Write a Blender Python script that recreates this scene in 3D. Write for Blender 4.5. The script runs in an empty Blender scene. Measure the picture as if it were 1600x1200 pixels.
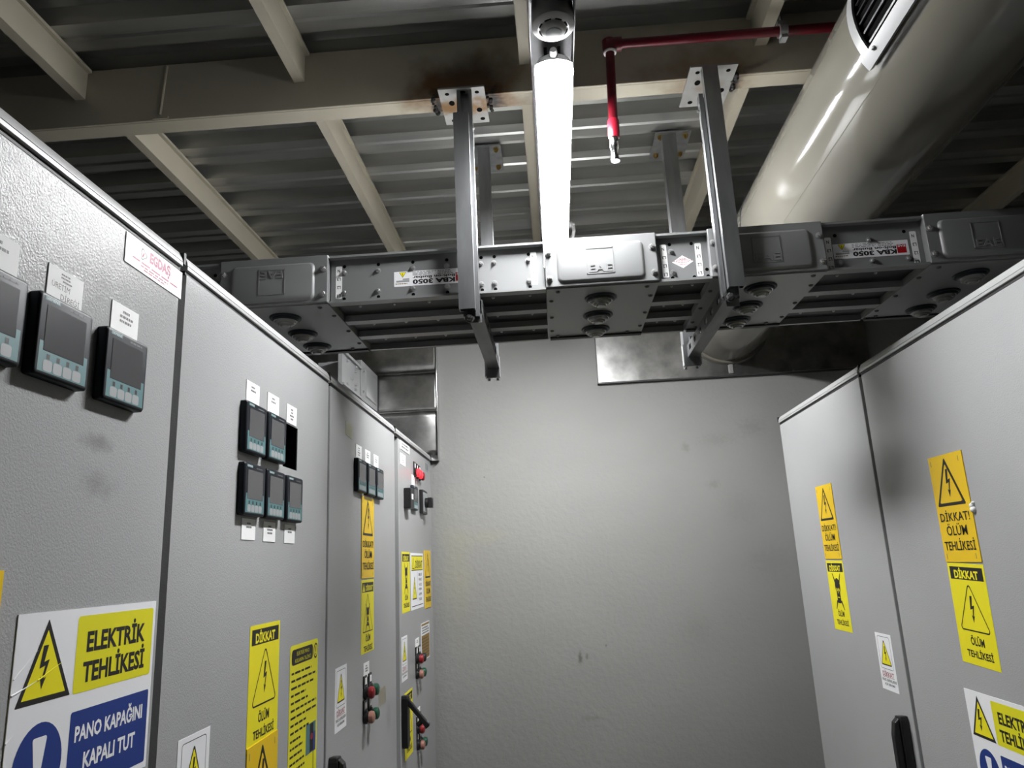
import bpy, math, random
from mathutils import Vector, Matrix
random.seed(7)
C = bpy.context.scene.collection
PI = math.pi
H = 1.65            # camera height above the floor; builder coordinates are relative to the camera height

# ------------------------------------------------------------------ camera
YAW, PITCH, ROLL, F = -0.0504752, 0.2374251, -0.0468722, 1150.15
cy, sy, cp, sp = math.cos(YAW), math.sin(YAW), math.cos(PITCH), math.sin(PITCH)
fwd = Vector((sy*cp, cy*cp, sp)); rgt = Vector((cy, -sy, 0)); upv = rgt.cross(fwd)
r2 = rgt*math.cos(ROLL) + upv*math.sin(ROLL); u2 = -rgt*math.sin(ROLL) + upv*math.cos(ROLL)
cam = bpy.data.cameras.new('camera'); cam.sensor_width = 36; cam.lens = F/1600*36
cam.clip_start = 0.02; cam.clip_end = 60
co = bpy.data.objects.new('camera', cam); C.objects.link(co)
co.matrix_world = Matrix(((r2.x, u2.x, -fwd.x, 0), (r2.y, u2.y, -fwd.y, 0), (r2.z, u2.z, -fwd.z, H), (0, 0, 0, 1)))
bpy.context.scene.camera = co
# ------------------------------------------------------------------ world, exposure
w = bpy.data.worlds.new('world'); bpy.context.scene.world = w; w.use_nodes = True
w.node_tree.nodes['Background'].inputs[0].default_value = (0.5, 0.5, 0.5, 1)
w.node_tree.nodes['Background'].inputs[1].default_value = 0.0
vs = bpy.context.scene.view_settings
vs.view_transform = 'Standard'; vs.look = 'None'; vs.gamma = 1; vs.use_curve_mapping = False
vs.exposure = 0.0
bpy.context.scene.cycles.max_bounces = 10
bpy.context.scene.cycles.diffuse_bounces = 6
LAMP = 262.0         # radiance of the fluorescent diffusers

# ------------------------------------------------------------------ materials
PAINT = 0.66        # overall reflectance of the paints and papers
def mat(name, col, rough=0.5, metal=0.0, bump=None, var=None, emit=0, spec=0.5, coat=0):
    if not emit: col = tuple(c*PAINT for c in col)
    m = bpy.data.materials.new(name); m.use_nodes = True
    nt = m.node_tree; b = nt.nodes['Principled BSDF']
    b.inputs['Base Color'].default_value = (*col, 1); b.inputs['Roughness'].default_value = rough
    b.inputs['Metallic'].default_value = metal; b.inputs['Specular IOR Level'].default_value = spec
    b.inputs['Coat Weight'].default_value = coat
    tc = nt.nodes.new('ShaderNodeNewGeometry')
    if var:      # (scale, amount, stretch)
        sc, am, st = var
        mp = nt.nodes.new('ShaderNodeMapping'); mp.inputs['Scale'].default_value = st
        nt.links.new(tc.outputs['Position'], mp.inputs[0])
        n = nt.nodes.new('ShaderNodeTexNoise'); n.inputs['Scale'].default_value = sc; n.inputs['Detail'].default_value = 6
        nt.links.new(mp.outputs[0], n.inputs['Vector'])
        cr = nt.nodes.new('ShaderNodeValToRGB')
        cr.color_ramp.elements[0].position = 0.3; cr.color_ramp.elements[1].position = 0.7
        cr.color_ramp.elements[0].color = (*[c*(1-am) for c in col], 1)
        cr.color_ramp.elements[1].color = (*[min(1, c*(1+am*0.6)) for c in col], 1)
        nt.links.new(n.outputs['Fac'], cr.inputs[0]); nt.links.new(cr.outputs[0], b.inputs['Base Color'])
    if bump:     # (scale, strength, distance)
        n2 = nt.nodes.new('ShaderNodeTexNoise'); n2.inputs['Scale'].default_value = bump[0]; n2.inputs['Detail'].default_value = 3
        nt.links.new(tc.outputs['Position'], n2.inputs['Vector'])
        bp = nt.nodes.new('ShaderNodeBump'); bp.inputs['Strength'].default_value = bump[1]; bp.inputs['Distance'].default_value = bump[2]
        nt.links.new(n2.outputs['Fac'], bp.inputs['Height']); nt.links.new(bp.outputs[0], b.inputs['Normal'])
    if emit:
        b.inputs['Emission Color'].default_value = (*col, 1); b.inputs['Emission Strength'].default_value = emit
    return m

def spots(m, pts, col, inner=0.0):
    """stains of a fixed place and shape: (centre, radii, strength, noise scale) each fading out irregularly"""
    col = tuple(c*PAINT for c in col)
    nt = m.node_tree; b = nt.nodes['Principled BSDF']
    geo = nt.nodes.new('ShaderNodeNewGeometry')
    src = b.inputs['Base Color'].links[0].from_socket if b.inputs['Base Color'].links else None
    base = tuple(b.inputs['Base Color'].default_value)
    for i, (c, rad, st, ns) in enumerate(pts):
        mp = nt.nodes.new('ShaderNodeMapping')
        mp.inputs['Scale'].default_value = tuple(1/r for r in rad)
        mp.inputs['Location'].default_value = tuple(-a/r for a, r in zip((c[0], c[1], c[2]+H), rad))
        nt.links.new(geo.outputs['Position'], mp.inputs[0])
        ln = nt.nodes.new('ShaderNodeVectorMath'); ln.operation = 'LENGTH'; nt.links.new(mp.outputs[0], ln.inputs[0])
        n = nt.nodes.new('ShaderNodeTexNoise'); n.inputs['Scale'].default_value = ns; n.inputs['Detail'].default_value = 5
        nt.links.new(geo.outputs['Position'], n.inputs['Vector'])
        a1 = nt.nodes.new('ShaderNodeMath'); a1.operation = 'MULTIPLY_ADD'; a1.inputs[1].default_value = 1.4; a1.inputs[2].default_value = -0.7
        nt.links.new(n.outputs['Fac'], a1.inputs[0])
        a2 = nt.nodes.new('ShaderNodeMath'); a2.operation = 'ADD'; nt.links.new(ln.outputs['Value'], a2.inputs[0]); nt.links.new(a1.outputs[0], a2.inputs[1])
        mr = nt.nodes.new('ShaderNodeMapRange'); mr.inputs[1].default_value = inner; mr.inputs[2].default_value = 1.0
        mr.inputs[3].default_value = st; mr.inputs[4].default_value = 0; mr.interpolation_type = 'SMOOTHSTEP'
        nt.links.new(a2.outputs[0], mr.inputs[0])
        mx = nt.nodes.new('ShaderNodeMix'); mx.data_type = 'RGBA'
        nt.links.new(mr.outputs[0], mx.inputs['Factor'])
        if src: nt.links.new(src, mx.inputs[6])
        else: mx.inputs[6].default_value = base
        mx.inputs[7].default_value = (*col, 1)
        src = mx.outputs[2]
    nt.links.new(src, b.inputs['Base Color'])

M = {}
M['powder'] = mat('grey_powder_coat', (0.60, 0.603, 0.603), 0.20, 0, (380, 0.60, 0.0010), (2.2, 0.05, (1, 1, 1)), spec=0.085)
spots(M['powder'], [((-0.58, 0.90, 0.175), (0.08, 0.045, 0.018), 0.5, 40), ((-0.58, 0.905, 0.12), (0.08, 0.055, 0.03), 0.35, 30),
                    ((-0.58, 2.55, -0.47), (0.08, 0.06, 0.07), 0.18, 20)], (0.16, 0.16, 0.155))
M['cap'] = mat('grey_cap_rail', (0.60, 0.60, 0.595), 0.42, 0, (300, 0.08, 0.0006))
M['body'] = mat('cabinet_body', (0.40, 0.40, 0.39), 0.5)
M['rubber'] = mat('black_rubber', (0.012, 0.012, 0.012), 0.6)
M['black'] = mat('black_plastic', (0.014, 0.014, 0.015), 0.4)
M['void'] = mat('dark_opening', (0.004, 0.004, 0.004), 0.9, spec=0.05)
M['bezel'] = mat('meter_bezel', (0.020, 0.024, 0.032), 0.45, spec=0.22)
M['screen'] = mat('meter_screen', (0.12, 0.12, 0.125), 0.22)
M['teal'] = mat('meter_teal', (0.13, 0.30, 0.32), 0.5)
M['key'] = mat('meter_key', (0.50, 0.52, 0.53), 0.5)
M['paper'] = mat('white_paper', (1.36, 1.36, 1.35), 0.75, spec=0.2)
M['white'] = mat('white_sticker', (1.32, 1.32, 1.35), 0.5, spec=0.3)
M['yellow'] = mat('yellow_sticker', (1.35, 1.20, 0.010), 0.40)
M['lime'] = mat('lemon_sticker', (1.20, 1.12, 0.014), 0.42)
M['orange'] = mat('amber_relief_plate', (1.28, 0.84, 0.003), 0.38)
M['ink'] = mat('black_ink', (0.012, 0.011, 0.010), 0.5)
M['greyink'] = mat('grey_print', (0.22, 0.22, 0.23), 0.6)
M['redink'] = mat('red_ink', (0.45, 0.03, 0.06), 0.5)
M['pinkink'] = mat('magenta_ink', (0.50, 0.05, 0.16), 0.5)
M['blue'] = mat('blue_ink', (0.014, 0.055, 0.34), 0.4)
M['tan'] = mat('tan_notice', (0.42, 0.25, 0.06), 0.5)
M['residue'] = mat('tape_residue', (0.52, 0.52, 0.36), 0.5)
M['residue2'] = mat('brown_residue', (0.46, 0.42, 0.33), 0.5)
M['red'] = mat('red_button', (0.35, 0.012, 0.02), 0.35)
M['redlit'] = mat('red_indicator_glow', (1.0, 0.02, 0.03), 0.4, emit=2.2)
M['green'] = mat('green_button', (0.015, 0.11, 0.06), 0.35)
M['salmon'] = mat('pale_red_button', (0.50, 0.24, 0.18), 0.35)
M['wall'] = mat('grey_plaster', (0.405, 0.402, 0.388), 0.75, 0, (55, 0.35, 0.006), (1.6, 0.07, (1, 1, 1.6)))
spots(M['wall'], [((0.07, 3.5, -0.43), (0.014, 0.3, 0.040), 0.9, 60), ((0.10, 3.5, -0.425), (0.010, 0.3, 0.022), 0.6, 60),
                  ((0.19, 3.5, -0.38), (0.006, 0.3, 0.009), 0.8, 60), ((-0.33, 3.5, 0.40), (0.006, 0.3, 0.006), 0.8, 60),
                  ((0.63, 3.5, 0.49), (0.03, 0.3, 0.035), 0.30, 60), ((0.74, 3.5, 0.31), (0.05, 0.3, 0.03), 0.22, 70),
                  ((0.95, 3.5, 0.57), (0.10, 0.3, 0.07), 0.20, 60), ((0.78, 3.5, 0.52), (0.14, 0.3, 0.05), 0.16, 70),
                  ((0.85, 3.5, 0.20), (0.14, 0.3, 0.12), 0.12, 60), ((0.95, 3.5, -0.05), (0.16, 0.3, 0.12), 0.12, 50),
                  ((0.10, 3.5, -0.68), (0.07, 0.3, 0.015), 0.25, 50), ((0.60, 3.5, -0.32), (0.10, 0.3, 0.10), 0.12, 50)], (0.15, 0.145, 0.135))
spots(M['wall'], [((-0.48, 3.5, 0.0), (0.12, 0.3, 0.45), 0.4, 8), ((-0.33, 3.5, 0.12), (0.18, 0.3, 0.05), 0.45, 14)], (0.46, 0.45, 0.34))
M['floor'] = mat('floor_epoxy', (0.06, 0.06, 0.058), 0.45)
M['deck'] = mat('galvanised_deck', (0.62, 0.62, 0.585), 0.32, 0.78, None, (5, 0.3, (0.25, 2, 2)))
M['cream'] = mat('cream_steel_paint', (0.66, 0.605, 0.475), 0.5, 0, (60, 0.1, 0.002), (3, 0.10, (1, 1, 1)))
M['beam'] = mat('cream_beam_paint', (0.66, 0.605, 0.475), 0.5, 0, (60, 0.1, 0.002), (3, 0.10, (1, 1, 1)))
spots(M['beam'], [((-0.19, 1.84, 1.28), (0.24, 0.3, 0.16), 0.95, 9), ((0.49, 1.84, 1.28), (0.20, 0.3, 0.14), 0.6, 9)], (0.20, 0.085, 0.015), 0.25)
spots(M['beam'], [((-0.265, 1.84, 1.27), (0.03, 0.12, 0.05), 1.0, 60), ((-0.105, 1.84, 1.27), (0.04, 0.12, 0.05), 1.0, 60),
                  ((0.565, 1.84, 1.27), (0.03, 0.12, 0.05), 1.0, 60), ((-0.19, 1.8, 1.36), (0.16, 0.05, 0.09), 0.45, 12)], (0.015, 0.012, 0.010))
M['galv'] = mat('galvanised_strut', (0.48, 0.49, 0.50), 0.38, 0.95, (180, 0.06, 0.001), (26, 0.22, (1, 1, 0.25)))
M['plate'] = mat('zinc_white_plate', (0.42, 0.41, 0.39), 0.5, 0.25, None, (22, 0.12, (1, 1, 1)))
spots(M['plate'], [((-0.19, 1.842, 1.265), (0.13, 0.050, 0.2), 0.95, 30), ((0.49, 1.835, 1.265), (0.05, 0.05, 0.2), 0.35, 30)], (0.26, 0.13, 0.03), 0.3)
M['weld'] = mat('burnt_weld', (0.016, 0.013, 0.011), 0.7, 0, (200, 0.8, 0.004))
M['tinned'] = mat('shiny_sheet_steel', (0.72, 0.72, 0.70), 0.30, 1.0, (4.5, 0.2, 0.02), (16, 0.30, (1, 1, 1)))
M['bus'] = mat('busbar_grey_paint', (0.30, 0.303, 0.305), 0.42, 0.0, (90, 0.03, 0.001))
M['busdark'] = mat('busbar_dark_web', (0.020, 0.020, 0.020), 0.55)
M['bolt'] = mat('zinc_bolt', (0.62, 0.62, 0.62), 0.35, 0.7)
M['brass'] = mat('yellow_zinc_bolt', (0.42, 0.28, 0.08), 0.35, 0.8)
M['lampw'] = mat('lamp_housing', (0.60, 0.60, 0.60), 0.4)
M['glow'] = mat('lamp_diffuser', (0.98, 0.99, 1.0), 0.4, emit=LAMP)
M['plastic'] = mat('white_plastic', (0.70, 0.70, 0.69), 0.42)
M['pipe'] = mat('red_pipe_paint', (0.14, 0.004, 0.012), 0.32)
M['coupling'] = mat('bright_red_coupling', (0.34, 0.008, 0.024), 0.35)
M['chrome'] = mat('chrome_nozzle', (0.95, 0.95, 0.95), 0.14, 1.0)
M['duct'] = mat('cream_duct_paint', (0.225, 0.212, 0.178), 0.10, 0.0, (9, 0.03, 0.003), (5, 0.05, (1, 1, 1)))
M['ductmatt'] = mat('matt_duct_seam', (0.20, 0.19, 0.155), 0.8, spec=0.1)
M['traymetal'] = mat('dull_tray_steel', (0.085, 0.085, 0.087), 0.5, 0.6)
M['nipple'] = mat('grey_cable_nipple', (0.07, 0.07, 0.07), 0.6)
M['armsteel'] = mat('dull_arm_steel', (0.24, 0.24, 0.245), 0.45, 0.9, (180, 0.06, 0.001), (30, 0.25, (1, 0.3, 1)))
M['grille'] = mat('white_grille_frame', (0.46, 0.46, 0.46), 0.35)
M['ledger'] = mat('label_red', (0.62, 0.012, 0.02), 0.4)

# ------------------------------------------------------------------ mesh builder
class MB:
    def __init__(s): s.v = []; s.f = []; s.m = []
    def add(s, vs_, fs, m=0):
        o = len(s.v); s.v += [tuple(p) for p in vs_]
        for f in fs: s.f.append([i+o for i in f]); s.m.append(m)
    def box(s, x0, x1, y0, y1, z0, z1, m=0):
        s.add([(x0,y0,z0),(x1,y0,z0),(x1,y1,z0),(x0,y1,z0),(x0,y0,z1),(x1,y0,z1),(x1,y1,z1),(x0,y1,z1)],
              [(3,2,1,0),(4,5,6,7),(0,1,5,4),(1,2,6,5),(2,3,7,6),(3,0,4,7)], m)
    def cyl(s, p0, p1, r, n=20, m=0, r1=None):
        s.lathe([(0,0),(r,0),(r if r1 is None else r1,1),(0,1)], p0, p1, n, m)
    def lathe(s, prof, p0, p1, n=24, m=0, ph=0):
        """prof: (radius, t) with t the fraction from p0 to p1"""
        p0 = Vector(p0); p1 = Vector(p1); a = p1-p0; d = a.normalized()
        e = d.orthogonal().normalized(); g = d.cross(e)
        vs_ = []; ix = []
        for r, t in prof:
            c = p0+a*t
            if r < 1e-7: ix.append([len(vs_)]*n); vs_.append(c); continue
            ix.append(list(range(len(vs_), len(vs_)+n)))
            for k in range(n):
                th = 2*PI*k/n+ph; vs_.append(c+(e*math.cos(th)+g*math.sin(th))*r)
        fs = []
        for i in range(len(prof)-1):
            for k in range(n):
                q = [ix[i][k], ix[i][(k+1) % n], ix[i+1][(k+1) % n], ix[i+1][k]]
                u = []
                for t in q:
                    if t not in u: u.append(t)
                if len(u) > 2: fs.append(u)
        s.add(vs_, fs, m)
    def tube(s, pts, r, n=16, m=0):
        for a, b in zip(pts, pts[1:]): s.cyl(a, b, r, n, m)
        for p in pts[1:-1]: s.ball(p, r, m)
    def ball(s, c, r, m=0, n=14):
        prof = [(r*math.sin(PI*i/8), 0.5-0.5*math.cos(PI*i/8)) for i in range(9)]
        s.lathe(prof, Vector(c)-Vector((0,0,r)), Vector(c)+Vector((0,0,r)), n, m)
    def prism(s, poly, fn, w0, w1, m=0):
        """poly in 2-D, fn(u, v, w) -> 3-D"""
        n = len(poly)
        vs_ = [fn(u, v, w0) for u, v in poly]+[fn(u, v, w1) for u, v in poly]
        s.add(vs_, [tuple(range(n))[::-1], tuple(range(n, 2*n))]+[(i, (i+1) % n, n+(i+1) % n, n+i) for i in range(n)], m)
    def loft(s, loops, m=0, cap=True):
        n = len(loops[0]); vs_ = [p for l in loops for p in l]; fs = []
        for i in range(len(loops)-1):
            for k in range(n): fs.append((i*n+k, i*n+(k+1) % n, (i+1)*n+(k+1) % n, (i+1)*n+k))
        if cap: fs.append(tuple(range((len(loops)-1)*n, len(loops)*n)))
        s.add(vs_, fs, m)
    def build(s, name, mats, parent=None, loc=None, smooth=True, bevel=0, ang=35):
        """coordinates relative to camera height; loc = origin of the object (default the parent's)"""
        pw = Vector(parent['_o']) if parent and '_o' in parent else Vector((0,0,0))
        org = Vector(loc)+Vector((0,0,H)) if loc is not None else pw
        me = bpy.data.meshes.new(name)
        me.from_pydata([(x-org.x, y-org.y, z+H-org.z) for x, y, z in s.v], [], s.f)
        mats = mats if isinstance(mats, (list, tuple)) else [mats]
        for k in mats: me.materials.append(M[k])
        me.polygons.foreach_set('material_index', s.m)
        import bmesh
        bm = bmesh.new(); bm.from_mesh(me); bmesh.ops.recalc_face_normals(bm, faces=bm.faces); bm.to_mesh(me); bm.free()
        if smooth:
            me.polygons.foreach_set('use_smooth', [True]*len(me.polygons)); me.set_sharp_from_angle(angle=math.radians(ang))
        me.update()
        o = bpy.data.objects.new(name, me); C.objects.link(o)
        o.location = org-pw
        o['_o'] = tuple(org)
        if parent: o.parent = parent
        if bevel:
            b = o.modifiers.new('bevel', 'BEVEL'); b.width = bevel; b.segments = 2; b.limit_method = 'ANGLE'; b.angle_limit = math.radians(40)
        return o

def thing(name, loc, label, cat, group=None):
    o = bpy.data.objects.new(name, None); C.objects.link(o); o.empty_display_size = 0.05
    o.location = (loc[0], loc[1], loc[2]+H); o['_o'] = tuple(o.location)
    o['label'] = label; o['category'] = cat
    if group: o['group'] = group
    return o
def tag(o, label, cat, group=None):
    o['label'] = label; o['category'] = cat
    if group: o['group'] = group
    return o
def struct(o): o['kind'] = 'structure'; return o
def lab(o, label): o['label'] = label; return o
def dup(o, d, parent=None):
    """a copy of a part (with its own parts) moved by d"""
    c = o.copy(); C.objects.link(c); c.location = o.location+Vector(d); c['_o'] = tuple(Vector(o['_o'])+Vector(d))
    c.parent = parent if parent else o.parent
    for k in list(o.children):
        e = k.copy(); C.objects.link(e); e.parent = c; e['_o'] = tuple(Vector(k['_o'])+Vector(d))
    return c

# ------------------------------------------------------------------ lettering as meshes
_tx = {}
def text2d(s, bold=0.0):
    if (s, bold) in _tx: return _tx[(s, bold)]
    cu = bpy.data.curves.new('lettering', 'FONT'); cu.body = s; cu.resolution_u = 2; cu.offset = bold
    o = bpy.data.objects.new('lettering', cu); C.objects.link(o)
    dg = bpy.context.evaluated_depsgraph_get(); me = bpy.data.meshes.new_from_object(o.evaluated_get(dg))
    vs_ = [(v.co.x, v.co.y) for v in me.vertices]; fs = [tuple(p.vertices) for p in me.polygons]
    bpy.data.objects.remove(o); bpy.data.curves.remove(cu); bpy.data.meshes.remove(me)
    x0 = min(v[0] for v in vs_); x1 = max(v[0] for v in vs_); y0 = min(v[1] for v in vs_); y1 = max(v[1] for v in vs_)
    r = [((x-x0)/(x1-x0), (y-y0)/(y1-y0)) for x, y in vs_], fs
    _tx[(s, bold)] = r
    return r
def rrect(u0, v0, u1, v1, r, n=5):
    out = []
    for cx, cy_, a in ((u1-r, v1-r, 0), (u0+r, v1-r, 90), (u0+r, v0+r, 180), (u1-r, v0+r, 270)):
        for k in range(n+1):
            t = math.radians(a+90*k/n); out.append((cx+r*math.cos(t), cy_+r*math.sin(t)))
    return out
def rpoly(pts, r, n=4):
    out = []
    for i in range(len(pts)):
        p = Vector(pts[i]); a = (Vector(pts[i-1])-p).normalized(); b = (Vector(pts[(i+1) % len(pts)])-p).normalized()
        h = math.acos(max(-1, min(1, a.dot(b))))/2; d = r/math.tan(h); c = p+(a+b).normalized()*(r/math.sin(h))
        s0 = p+a*d-c; s1 = p+b*d-c; t0 = math.atan2(s0.y, s0.x); t1 = math.atan2(s1.y, s1.x)
        while t1-t0 > PI: t1 -= 2*PI
        while t1-t0 < -PI: t1 += 2*PI
        for k in range(n+1):
            t = t0+(t1-t0)*k/n; out.append((c.x+r*math.cos(t), c.y+r*math.sin(t)))
    return out
BOLT = [(0.42,1),(0.64,1),(0.50,0.62),(0.74,0.66),(0.54,0.24),(0.64,0.27),(0.46,0),(0.36,0.30),(0.45,0.25),(0.56,0.53),(0.30,0.48)]

class Decal:
    """a flat printed thing in local u (right), v (up), w (out of the surface)"""
    def __init__(s, fn, mats): s.b = MB(); s.fn = fn; s.mats = mats; s.w = 0
    def k(s, m):
        if m not in s.mats: s.mats.append(m)
        return s.mats.index(m)
    def base(s, poly, m, th=0.0006): s.b.prism(poly, s.fn, 0, th, s.k(m)); s.w = th
    def poly(s, pts, m, lv=1): s.b.add([s.fn(u, v, s.w+0.0002*lv) for u, v in pts], [tuple(range(len(pts)))], s.k(m))
    def rect(s, u0, v0, u1, v1, m, lv=1): s.poly([(u0,v0),(u1,v0),(u1,v1),(u0,v1)], m, lv)
    def ring(s, a, b, m, lv=1):
        n = len(a); vs_ = [s.fn(u, v, s.w+0.0002*lv) for u, v in a+b]
        s.b.add(vs_, [(i, (i+1) % n, n+(i+1) % n, n+i) for i in range(n)], s.k(m))
    def text(s, t, u0, v0, u1, v1, m, bold=0.0, lv=1, rot=False, raised=0):
        vs_, fs = text2d(t, bold); q = []
        for x, y in vs_:
            if rot: x, y = 1-x, 1-y
            q.append(s.fn(u0+(u1-u0)*x, v0+(v1-v0)*y, s.w+0.0002*lv+raised))
        s.b.add(q, fs, s.k(m))
    def lines(s, u0, v0, u1, v1, n, m, lv=1, fill=0.55, ragged=0.25):
        """rows of small print too small to read in the photograph"""
        st = (v1-v0)/n
        for i in range(n):
            x = u0; e = u1-(u1-u0)*ragged*random.random(); y = v0+st*(i+0.25)
            while x < e-0.001:
                l = (u1-u0)*random.uniform(0.08, 0.22); s.rect(x, y, min(e, x+l), y+st*fill, m, lv); x += l+(u1-u0)*0.035
    def tri(s, a, b, c, out, inn, th, rad=0.004, lv=1):
        o = rpoly([a, b, c], rad); g = Vector(((a[0]+b[0]+c[0])/3, (a[1]+b[1]+c[1])/3))
        r_in = abs((Vector(b)-Vector(a)).cross(Vector(c)-Vector(a)))/((Vector(b)-Vector(a)).length+(Vector(c)-Vector(b)).length+(Vector(a)-Vector(c)).length)
        k = 1-th/r_in
        i_ = rpoly([tuple(g+(Vector(p)-g)*k) for p in (a, b, c)], rad*0.6)
        if out == 'solid': return
        s.ring(o, i_, out, lv)
        if inn: s.poly(i_, inn, lv)
    def bolt(s, u0, v0, u1, v1, m, lv=2): s.poly([(u0+(u1-u0)*x, v0+(v1-v0)*y) for x, y in BOLT], m, lv)
    def disc(s, u, v, ru, rv, m, lv=1, n=22): s.poly([(u+ru*math.cos(2*PI*k/n), v+rv*math.sin(2*PI*k/n)) for k in range(n)], m, lv)
    def skull(s, u, v, sz, bg):
        for du, dv in ((1, 1), (-1, 1), (1, -1), (-1, -1)):
            a = Vector((du*0.30, dv*0.52))*sz; b = Vector((du*0.62, dv*1.02))*sz; n_ = Vector((-dv*0.9, du*0.5)).normalized()*sz*0.085
            s.poly([(u+a.x-n_.x, v+a.y-n_.y), (u+b.x-n_.x*0.4, v+b.y-n_.y*0.4), (u+b.x+n_.x*0.4, v+b.y+n_.y*0.4), (u+a.x+n_.x, v+a.y+n_.y)], 'ink', 1)
        s.disc(u, v+0.30*sz, 0.40*sz, 0.46*sz, 'ink', 1)
        s.poly(rrect(u-0.26*sz, v-0.66*sz, u+0.26*sz, v+0.05*sz, 0.10*sz), 'ink', 2)
        for d in (-1, 1): s.disc(u+d*0.15*sz, v+0.10*sz, 0.10*sz, 0.10*sz, bg, 3, 12)
        s.poly([(u-0.05*sz, v-0.10*sz), (u+0.05*sz, v-0.10*sz), (u, v+0.04*sz)], bg, 3)
        s.rect(u-0.15*sz, v-0.36*sz, u+0.15*sz, v-0.31*sz, bg, 3)
    def build(s, name, parent, label=None):
        o = s.b.build(name, s.mats, parent, smooth=False)
        if label: o['label'] = label
        return o
XL, XR = -0.58, 0.907
def onL(y0, z0, tilt=0.0, x=XL):
    c, n = math.cos(tilt), math.sin(tilt)
    return lambda u, v, w_: (x+w_, y0+u*c-v*n, z0+u*n+v*c)
def onR(y0, z0, tilt=0.0, x=XR):
    c, n = math.cos(tilt), math.sin(tilt)
    return lambda u, v, w_: (x-w_, y0-(u*c-v*n), z0+u*n+v*c)
def onF(x0, z0, y):          # a face turned to the aisle's near end
    return lambda u, v, w_: (x0+u, y-w_, z0+v)

# ------------------------------------------------------------------ the room
def room():
    b = MB(); b.box(-3, 3.3, -7.2, 3.7, -H-0.1, -H); struct(b.build('floor', 'floor', smooth=False))
    for n, q in (('wall_back', (-3, 3.3, 3.5, 3.7)), ('wall_left', (-3.2, -3, -7.2, 3.7)), ('wall_right', (3.3, 3.5, -7.2, 3.7)), ('wall_rear', (-3, 3.3, -7.4, -7.2))):
        b = MB(); b.box(*q, -H, 1.55); struct(b.build(n, 'wall', smooth=False))
    # corrugated steel deck, ribs running across the aisle
    prof = []; y = -7.2
    while y < 3.5:
        prof += [(y, 1.45), (y+0.040, 1.45), (y+0.046, 1.456), (y+0.056, 1.456), (y+0.062, 1.45), (y+0.102, 1.45), (y+0.117, 1.494), (y+0.190, 1.494)]; y += 0.205
    prof = [p for p in prof if p[0] < 3.5]+[(3.5, 1.494)]
    n = len(prof); b = MB()
    vs_ = [(-3, p, z) for p, z in prof]+[(3.3, p, z) for p, z in prof]+[(-3, p, z+0.004) for p, z in prof]+[(3.3, p, z+0.004) for p, z in prof]
    b.add(vs_, [(i, i+1, n+i+1, n+i) for i in range(n-1)]+[(2*n+i, 2*n+i+1, 3*n+i+1, 3*n+i) for i in range(n-1)])
    struct(b.build('ceiling', 'deck', smooth=False))
room()

# ------------------------------------------------------------------ roof steel
def steel():
    b = MB()     # channel beam, web to the front
    b.box(-3, 3.3, 1.80, 1.808, 1.27, 1.45); b.box(-3, 3.3, 1.808, 1.866, 1.27, 1.281); b.box(-3, 3.3, 1.808, 1.866, 1.439, 1.45)
    o = b.build('steel_beam', 'beam', bevel=0.002)
    tag(o, 'cream painted steel channel beam crossing the ceiling, scorched beside its welded plates', 'beam')
    ax = b2 = MB(); b2.cyl((-1.06, 1.80, 1.285), (-1.05, 1.80, 1.445), 0.004, 8); b2.box(-1.08, -1.035, 1.797, 1.80, 1.272, 1.279)
    b2.build('weld_seam', 'beam', o)
    for k, (x0, n_) in enumerate(((-0.272, 7), (-0.118, 8), (0.563, 7))):
        b = MB()
        for i in range(n_): b.ball((x0+random.uniform(-.006, .006), 1.80+0.011*i, 1.268+random.uniform(-.002, .003)), random.uniform(.004, .008), n=8)
        lab(b.build('weld_bead', 'weld', o), 'burnt black weld bead')
    near = {-1.30: 'cream ceiling joist end in the top left corner, left of another near joist', -0.655: 'cream ceiling joist meeting the beam at the top, left of the lamp and welded plate',
            -0.012: 'cream ceiling joist stub meeting the near side of the beam beside the smoke detector', 0.637: 'cream ceiling joist stub meeting the near side of the beam behind the red pipe'}
    far = {-1.262: 'cream ceiling joist beyond the beam, farthest left, running above the left cabinets', -0.655: 'cream ceiling joist beyond the beam, second from the left, ending above the busbar sticker',
           -0.012: 'cream ceiling joist beyond the beam running along the left edge of the lit lamp', 0.637: 'cream ceiling joist beyond the beam starting under the right welded plate',
           1.29: 'dark cream ceiling joist just right of the round duct', 1.935: 'cream ceiling joist at the far right edge above the busbar'}
    def joist(x, y0, y1, label):
        b = MB()
        b.box(x-0.016, x+0.014, y0, y1, 1.355, 1.361)              # bottom flange
        b.box(x+0.008, x+0.014, y0, y1, 1.361, 1.44)               # web
        b.box(x-0.020, x+0.026, y0, y1, 1.44, 1.4495)              # top flange
        if x > 0.1:
            b = MB(); b.box(x-0.014, x+0.020, y0, y1, 1.355, 1.361); b.box(x-0.014, x-0.008, y0, y1, 1.361, 1.44); b.box(x-0.026, x+0.020, y0, y1, 1.44, 1.4495)
        tag(b.build('ceiling_joist', 'cream', loc=(x, y0, 1.355), smooth=False), label, 'joist', 'ceiling joists under the deck')
    for x, t in near.items(): joist(x, -7.1, 1.799, t)
    for x, t in far.items(): joist(x, 1.868, 3.498, t)
steel()

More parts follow.
